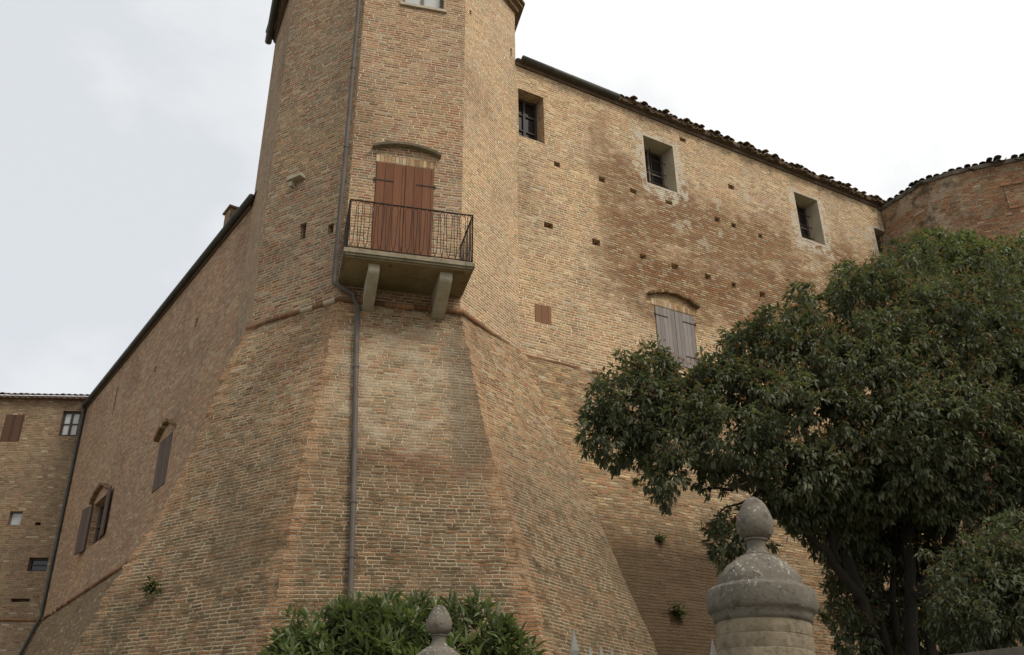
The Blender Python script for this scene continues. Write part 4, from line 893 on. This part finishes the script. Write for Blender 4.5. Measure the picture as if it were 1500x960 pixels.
def limb(mb, pts, r0, r1, n=9):
    P_ = np.array(pts); q = []
    for i in range(len(P_)-1):
        for t in (0, .33, .66): q.append(P_[i]*(1-t)+P_[i+1]*t)
    q.append(P_[-1]); q = [p+rng.normal(0, .018, 3) for p in q]; mb.tube(q, list(np.linspace(r0, r1, len(q))), n); return q

DT = 9.4
tb = at(1335, 960, DT)
tree = empty('broadleaf_tree', (tb[0], tb[1], 0), 'large dark evergreen tree with rusty leaf tips in front of the wing', 'tree')
lobes = [  # px, py, radius px, distance, x stretch, z stretch
 (925, 600, 66, 8.9, 1.0, 1.05), (892, 640, 42, 8.8, 1, 1.05), (972, 585, 52, 9.0, 1, .9), (1000, 640, 76, 8.8, 1, 1), (985, 700, 42, 8.6, .9, 1.1), (1080, 600, 78, 9.0, 1.1, .85), (1062, 562, 50, 9.05, 1.1, .9), (1110, 520, 46, 9.1, 1.1, .9), (1015, 600, 46, 8.95, 1, 1),
 (1085, 650, 72, 8.7, 1.1, .75), (1165, 535, 88, 9.2, 1.1, .9), (1180, 620, 92, 8.8, 1.1, .8), (1250, 460, 88, 9.5, 1.1, .8), (1265, 560, 110, 9.0, 1.1, .9), (1340, 430, 84, 9.8, 1.1, .8),
 (1360, 520, 110, 9.2, 1.1, .9), (1450, 480, 105, 9.6, 1.1, .9), (1450, 600, 110, 9.0, 1.1, .9), (1540, 560, 110, 9.4, 1, 1), (1350, 640, 105, 8.7, 1.1, .8), (1180, 700, 70, 8.7, 1.1, .6),
 (1260, 690, 90, 8.9, 1.2, .7), (1080, 790, 44, 8.9, 1, 1.0), (1170, 745, 40, 9.0, 1.1, .7), (1440, 710, 95, 9.0, 1.1, .7), (1540, 690, 95, 8.7, 1, .9), (958, 545, 38, 9.0, 1, .9), (1215, 765, 58, 9.6, 1, .9), (1300, 760, 80, 9.9, 1.1, 1), (1400, 860, 60, 10.2, 1, 1.2), (1335, 900, 44, 10.5, 1, 1.2), (1290, 830, 48, 10.2, 1.1, 1.2), (1390, 790, 62, 10.0, 1, 1), (1250, 870, 44, 9.9, .8, 1.2), (1275, 940, 44, 10.3, 1, 1.2), (1370, 950, 50, 10.4, 1, 1.1), (1320, 700, 90, 9.8, 1.2, .8), (1250, 800, 34, 9.8, .9, 1.3), (1290, 760, 50, 9.9, 1.1, .8), (1298, 900, 34, 10.0, .8, 1.5), (1252, 930, 34, 9.6, .8, 1.4), (1385, 745, 50, 9.0, 1.1, .7), (1405, 930, 56, 9.9, 1, 1)]
C_, D_ = clusters(lobes, 165, .34)
hole = rng.random(len(C_)) < rng_ if False else vnoise(C_*2.3) > .30
C_, D_ = C_[hole], D_[hole]
a_ = sprigs(C_, D_, 8, .076, .027, -.36, .85); a_ = with_tips(a_, C_, D_, 4, .034)
leaf_mesh('crown', M_leaf, *a_, tree, .3)
tr = MB()
def tp(*l): return [at(x, y, d) for x, y, d in l]
base_t = np.array([tb[0]-.02, tb[1], 0])
limb(tr, [base_t]+tp((1338, 960, 9.4), (1335, 860, 9.4), (1332, 760, 9.4), (1325, 660, 9.4), (1310, 560, 9.4), (1300, 480, 9.6)), .07, .028)
limb(tr, [base_t+(-.35, .1, 0)]+tp((1285, 950, 9.5), (1262, 880, 9.4), (1225, 825, 9.3), (1185, 785, 9.2), (1145, 745, 9.1), (1100, 700, 9.0), (1040, 680, 8.9)), .062, .024)
limb(tr, tp((1262, 880, 9.4), (1235, 780, 9.5), (1200, 690, 9.4), (1170, 600, 9.3)), .06, .03)
limb(tr, tp((1336, 880, 9.4), (1385, 800, 9.4), (1420, 720, 9.3), (1470, 640, 9.3)), .065, .03)
limb(tr, [base_t+(.1, .2, 0)]+tp((1300, 960, 9.7), (1285, 850, 9.8), (1272, 740, 9.7), (1262, 640, 9.6)), .05, .022)
limb(tr, tp((1100, 700, 9.0), (1060, 720, 8.9), (1030, 715, 8.8)), .022, .008, 6); limb(tr, tp((1145, 745, 9.1), (1095, 735, 9.0), (1055, 750, 8.9)), .022, .008, 6); limb(tr, tp((1120, 715, 9.0), (1090, 745, 9.0), (1080, 790, 8.9)), .022, .01, 6)
limb(tr, tp((1040, 680, 8.9), (990, 650, 8.9), (930, 620, 8.9)), .032, .012, 6); limb(tr, tp((1225, 825, 9.3), (1210, 760, 9.2), (1180, 700, 9.0)), .035, .015, 6)
limb(tr, [base_t+(-.15, .3, 0)]+tp((1268, 960, 9.8), (1270, 880, 9.9), (1255, 800, 9.8), (1240, 720, 9.7)), .06, .02)
limb(tr, [base_t+(.2, .1, 0)]+tp((1362, 960, 9.6), (1366, 860, 9.7), (1380, 760, 9.7), (1400, 680, 9.6)), .06, .02)
limb(tr, tp((1310, 940, 9.7), (1308, 850, 9.8), (1312, 760, 9.7), (1322, 680, 9.6)), .04, .02)
tr.build('trunk', M_bark, tree, True)
# a second tree behind on the right
bt = at(1440, 900, 13.0); tree2 = empty('broadleaf_tree', (bt[0], bt[1], 0), 'paler broadleaf tree rising behind the dark tree, below the bastion', 'tree')
lob2 = [(1395, 400, 66, 12.6, 1.1, .95), (1330, 430, 60, 12.6, 1.1, .8), (1450, 420, 70, 12.8, 1.1, .95), (1520, 410, 70, 12.8, 1, 1), (1400, 480, 90, 12.7, 1.2, .9), (1500, 500, 90, 12.8, 1, 1), (1270, 430, 48, 12.4, 1.1, .8)]
C_, D_ = clusters(lob2, 75, .4); a_ = sprigs(C_, D_, 8, .115, .042, -.3, .85); a_ = with_tips(a_, C_, D_, 4, .042); leaf_mesh('crown', M_leaf2, *a_, tree2, .3)
tr = MB(); limb(tr, [np.array([bt[0], bt[1], 0])]+tp((1440, 900, 13), (1430, 700, 13), (1410, 520, 12.8), (1395, 430, 12.7)), .14, .04); tr.build('trunk', M_bark, tree2, True)
# shrub low on the right
rb = at(1460, 950, 7.6); shr = empty('leafy_shrub', (rb[0], rb[1], 0), 'round leafy shrub at the lower right above the boundary wall', 'shrub')
lob3 = [(1440, 850, 66, 7.6, 1.1, .9), (1500, 820, 66, 7.6, 1, 1), (1420, 910, 52, 7.5, 1, .9), (1490, 905, 80, 7.4, 1, .9), (1530, 860, 70, 7.5, 1, 1)]
C_, D_ = clusters(lob3, 190, .36); k_ = vnoise(C_*3) > .28; C_, D_ = C_[k_], D_[k_]; a_ = sprigs(C_, D_, 8, .06, .022, -.3, .85); a_ = with_tips(a_, C_, D_, 3, .026); a_[5][a_[5] < .84] *= .75; leaf_mesh('foliage', M_leaf, *a_, shr, .3)
tr = MB()
for dx in (-.15, .05, .2): limb(tr, [np.array([rb[0]+dx*.4, rb[1], 0]), np.array([rb[0]+dx, rb[1], rb[2]*.6]), np.array([rb[0]+dx*2, rb[1], rb[2]+.1])], .035, .012, 6)
tr.build('stems', M_bark, shr, True)
# laurel shrub in front of the tower base
lb = at(590, 960, 8.2); lau = empty('laurel_shrub', (lb[0], lb[1], 0), 'bright green laurel shrub in front of the tower base', 'shrub')
lob4 = [(475, 945, 54, 8.2, 1.1, .8), (540, 930, 56, 8.2, 1.1, .75), (430, 960, 36, 8.2, 1, .9), (610, 940, 56, 8.1, 1.1, .8), (690, 934, 54, 8.2, 1.1, .75), (735, 955, 40, 8.2, 1, .9), (580, 1000, 110, 8.1, 1.5, .6), (556, 896, 22, 8.2, 1, 1), (505, 905, 24, 8.2, 1, 1), (650, 905, 24, 8.2, 1.3, .9), (610, 890, 14, 8.2, 1, 1), (700, 893, 16, 8.2, 1, 1)]
C_, D_ = clusters(lob4, 95, .5); k_ = vnoise(C_*3.1) > .24; C_, D_ = C_[k_], D_[k_]; a_ = sprigs(C_, D_, 9, .125, .028, .42, .95, tone_noise=3); a_[5][:] = np.clip(a_[5]*1.15, 0, 1); leaf_mesh('foliage', M_laurel, *a_, lau, .12)
tr = MB()
for dx in (-.8, -.4, 0, .35, .75): limb(tr, [np.array([lb[0]+dx*.5, lb[1], 0]), np.array([lb[0]+dx*.8, lb[1], lb[2]*.6]), np.array([lb[0]+dx, lb[1], lb[2]+.05])], .03, .01, 6)
tr.build('stems', M_bark, lau, True)
# weeds rooted in the brickwork
def scarp_hit(i, px, py, off=0):
    P_ = {0: PL, 1: PF, 2: PR, 3: RW}[i]; best = None
    for z in np.linspace(.3, ZS, 500):
        a = scarp_pts(i, np.array([z]))[0]; d = ray(px, py); p = d*((z-CAMZ)/d[2]); q = (p[:2]-a[:2])@P_.n
        if best is None or abs(q) < best[0]: best = (abs(q), np.array([p[0], p[1], z]))
    return best[1], P_.n
for i, px, py, sz, lbl in ((0, 226, 862, .24, 'green weed tuft growing from the left side of the tower base'), (2, 843, 755, .17, 'small green weed on the right side of the tower base'), (1, 673, 781, .10, 'tiny weed on the front of the tower base'),
                      (3, 966, 790, .17, 'weed on the wing scarp under the tree crown'), (3, 990, 897, .24, 'broad weed low on the wing scarp beside the large gate pillar'), (3, 930, 706, .13, 'small weed on the wing scarp close to the crown edge'), (3, 1205, 905, .26, 'weed on the wing scarp just right of the large gate pillar')):
    p_, n_ = scarp_hit(i, px, py); w = empty('wall_weed', tuple(p_), lbl, 'weed', 'weeds growing on the walls'); m_ = 90
    pos = p_+np.array([n_[0], n_[1], 0])*.02+rng.normal(0, sz*.28, (m_, 3))*np.array([1, .5, .8]); dirs = unit(m_)*.7+np.array([n_[0], n_[1], .1]); leaf_mesh('leaves', M_weed, pos, dirs, np.tile([0, 0, 1.], (m_, 1))+unit(m_)*.4, sz*(.3+.4*rng.random(m_)), sz*.14*np.ones(m_), rng.random(m_), w, .3)
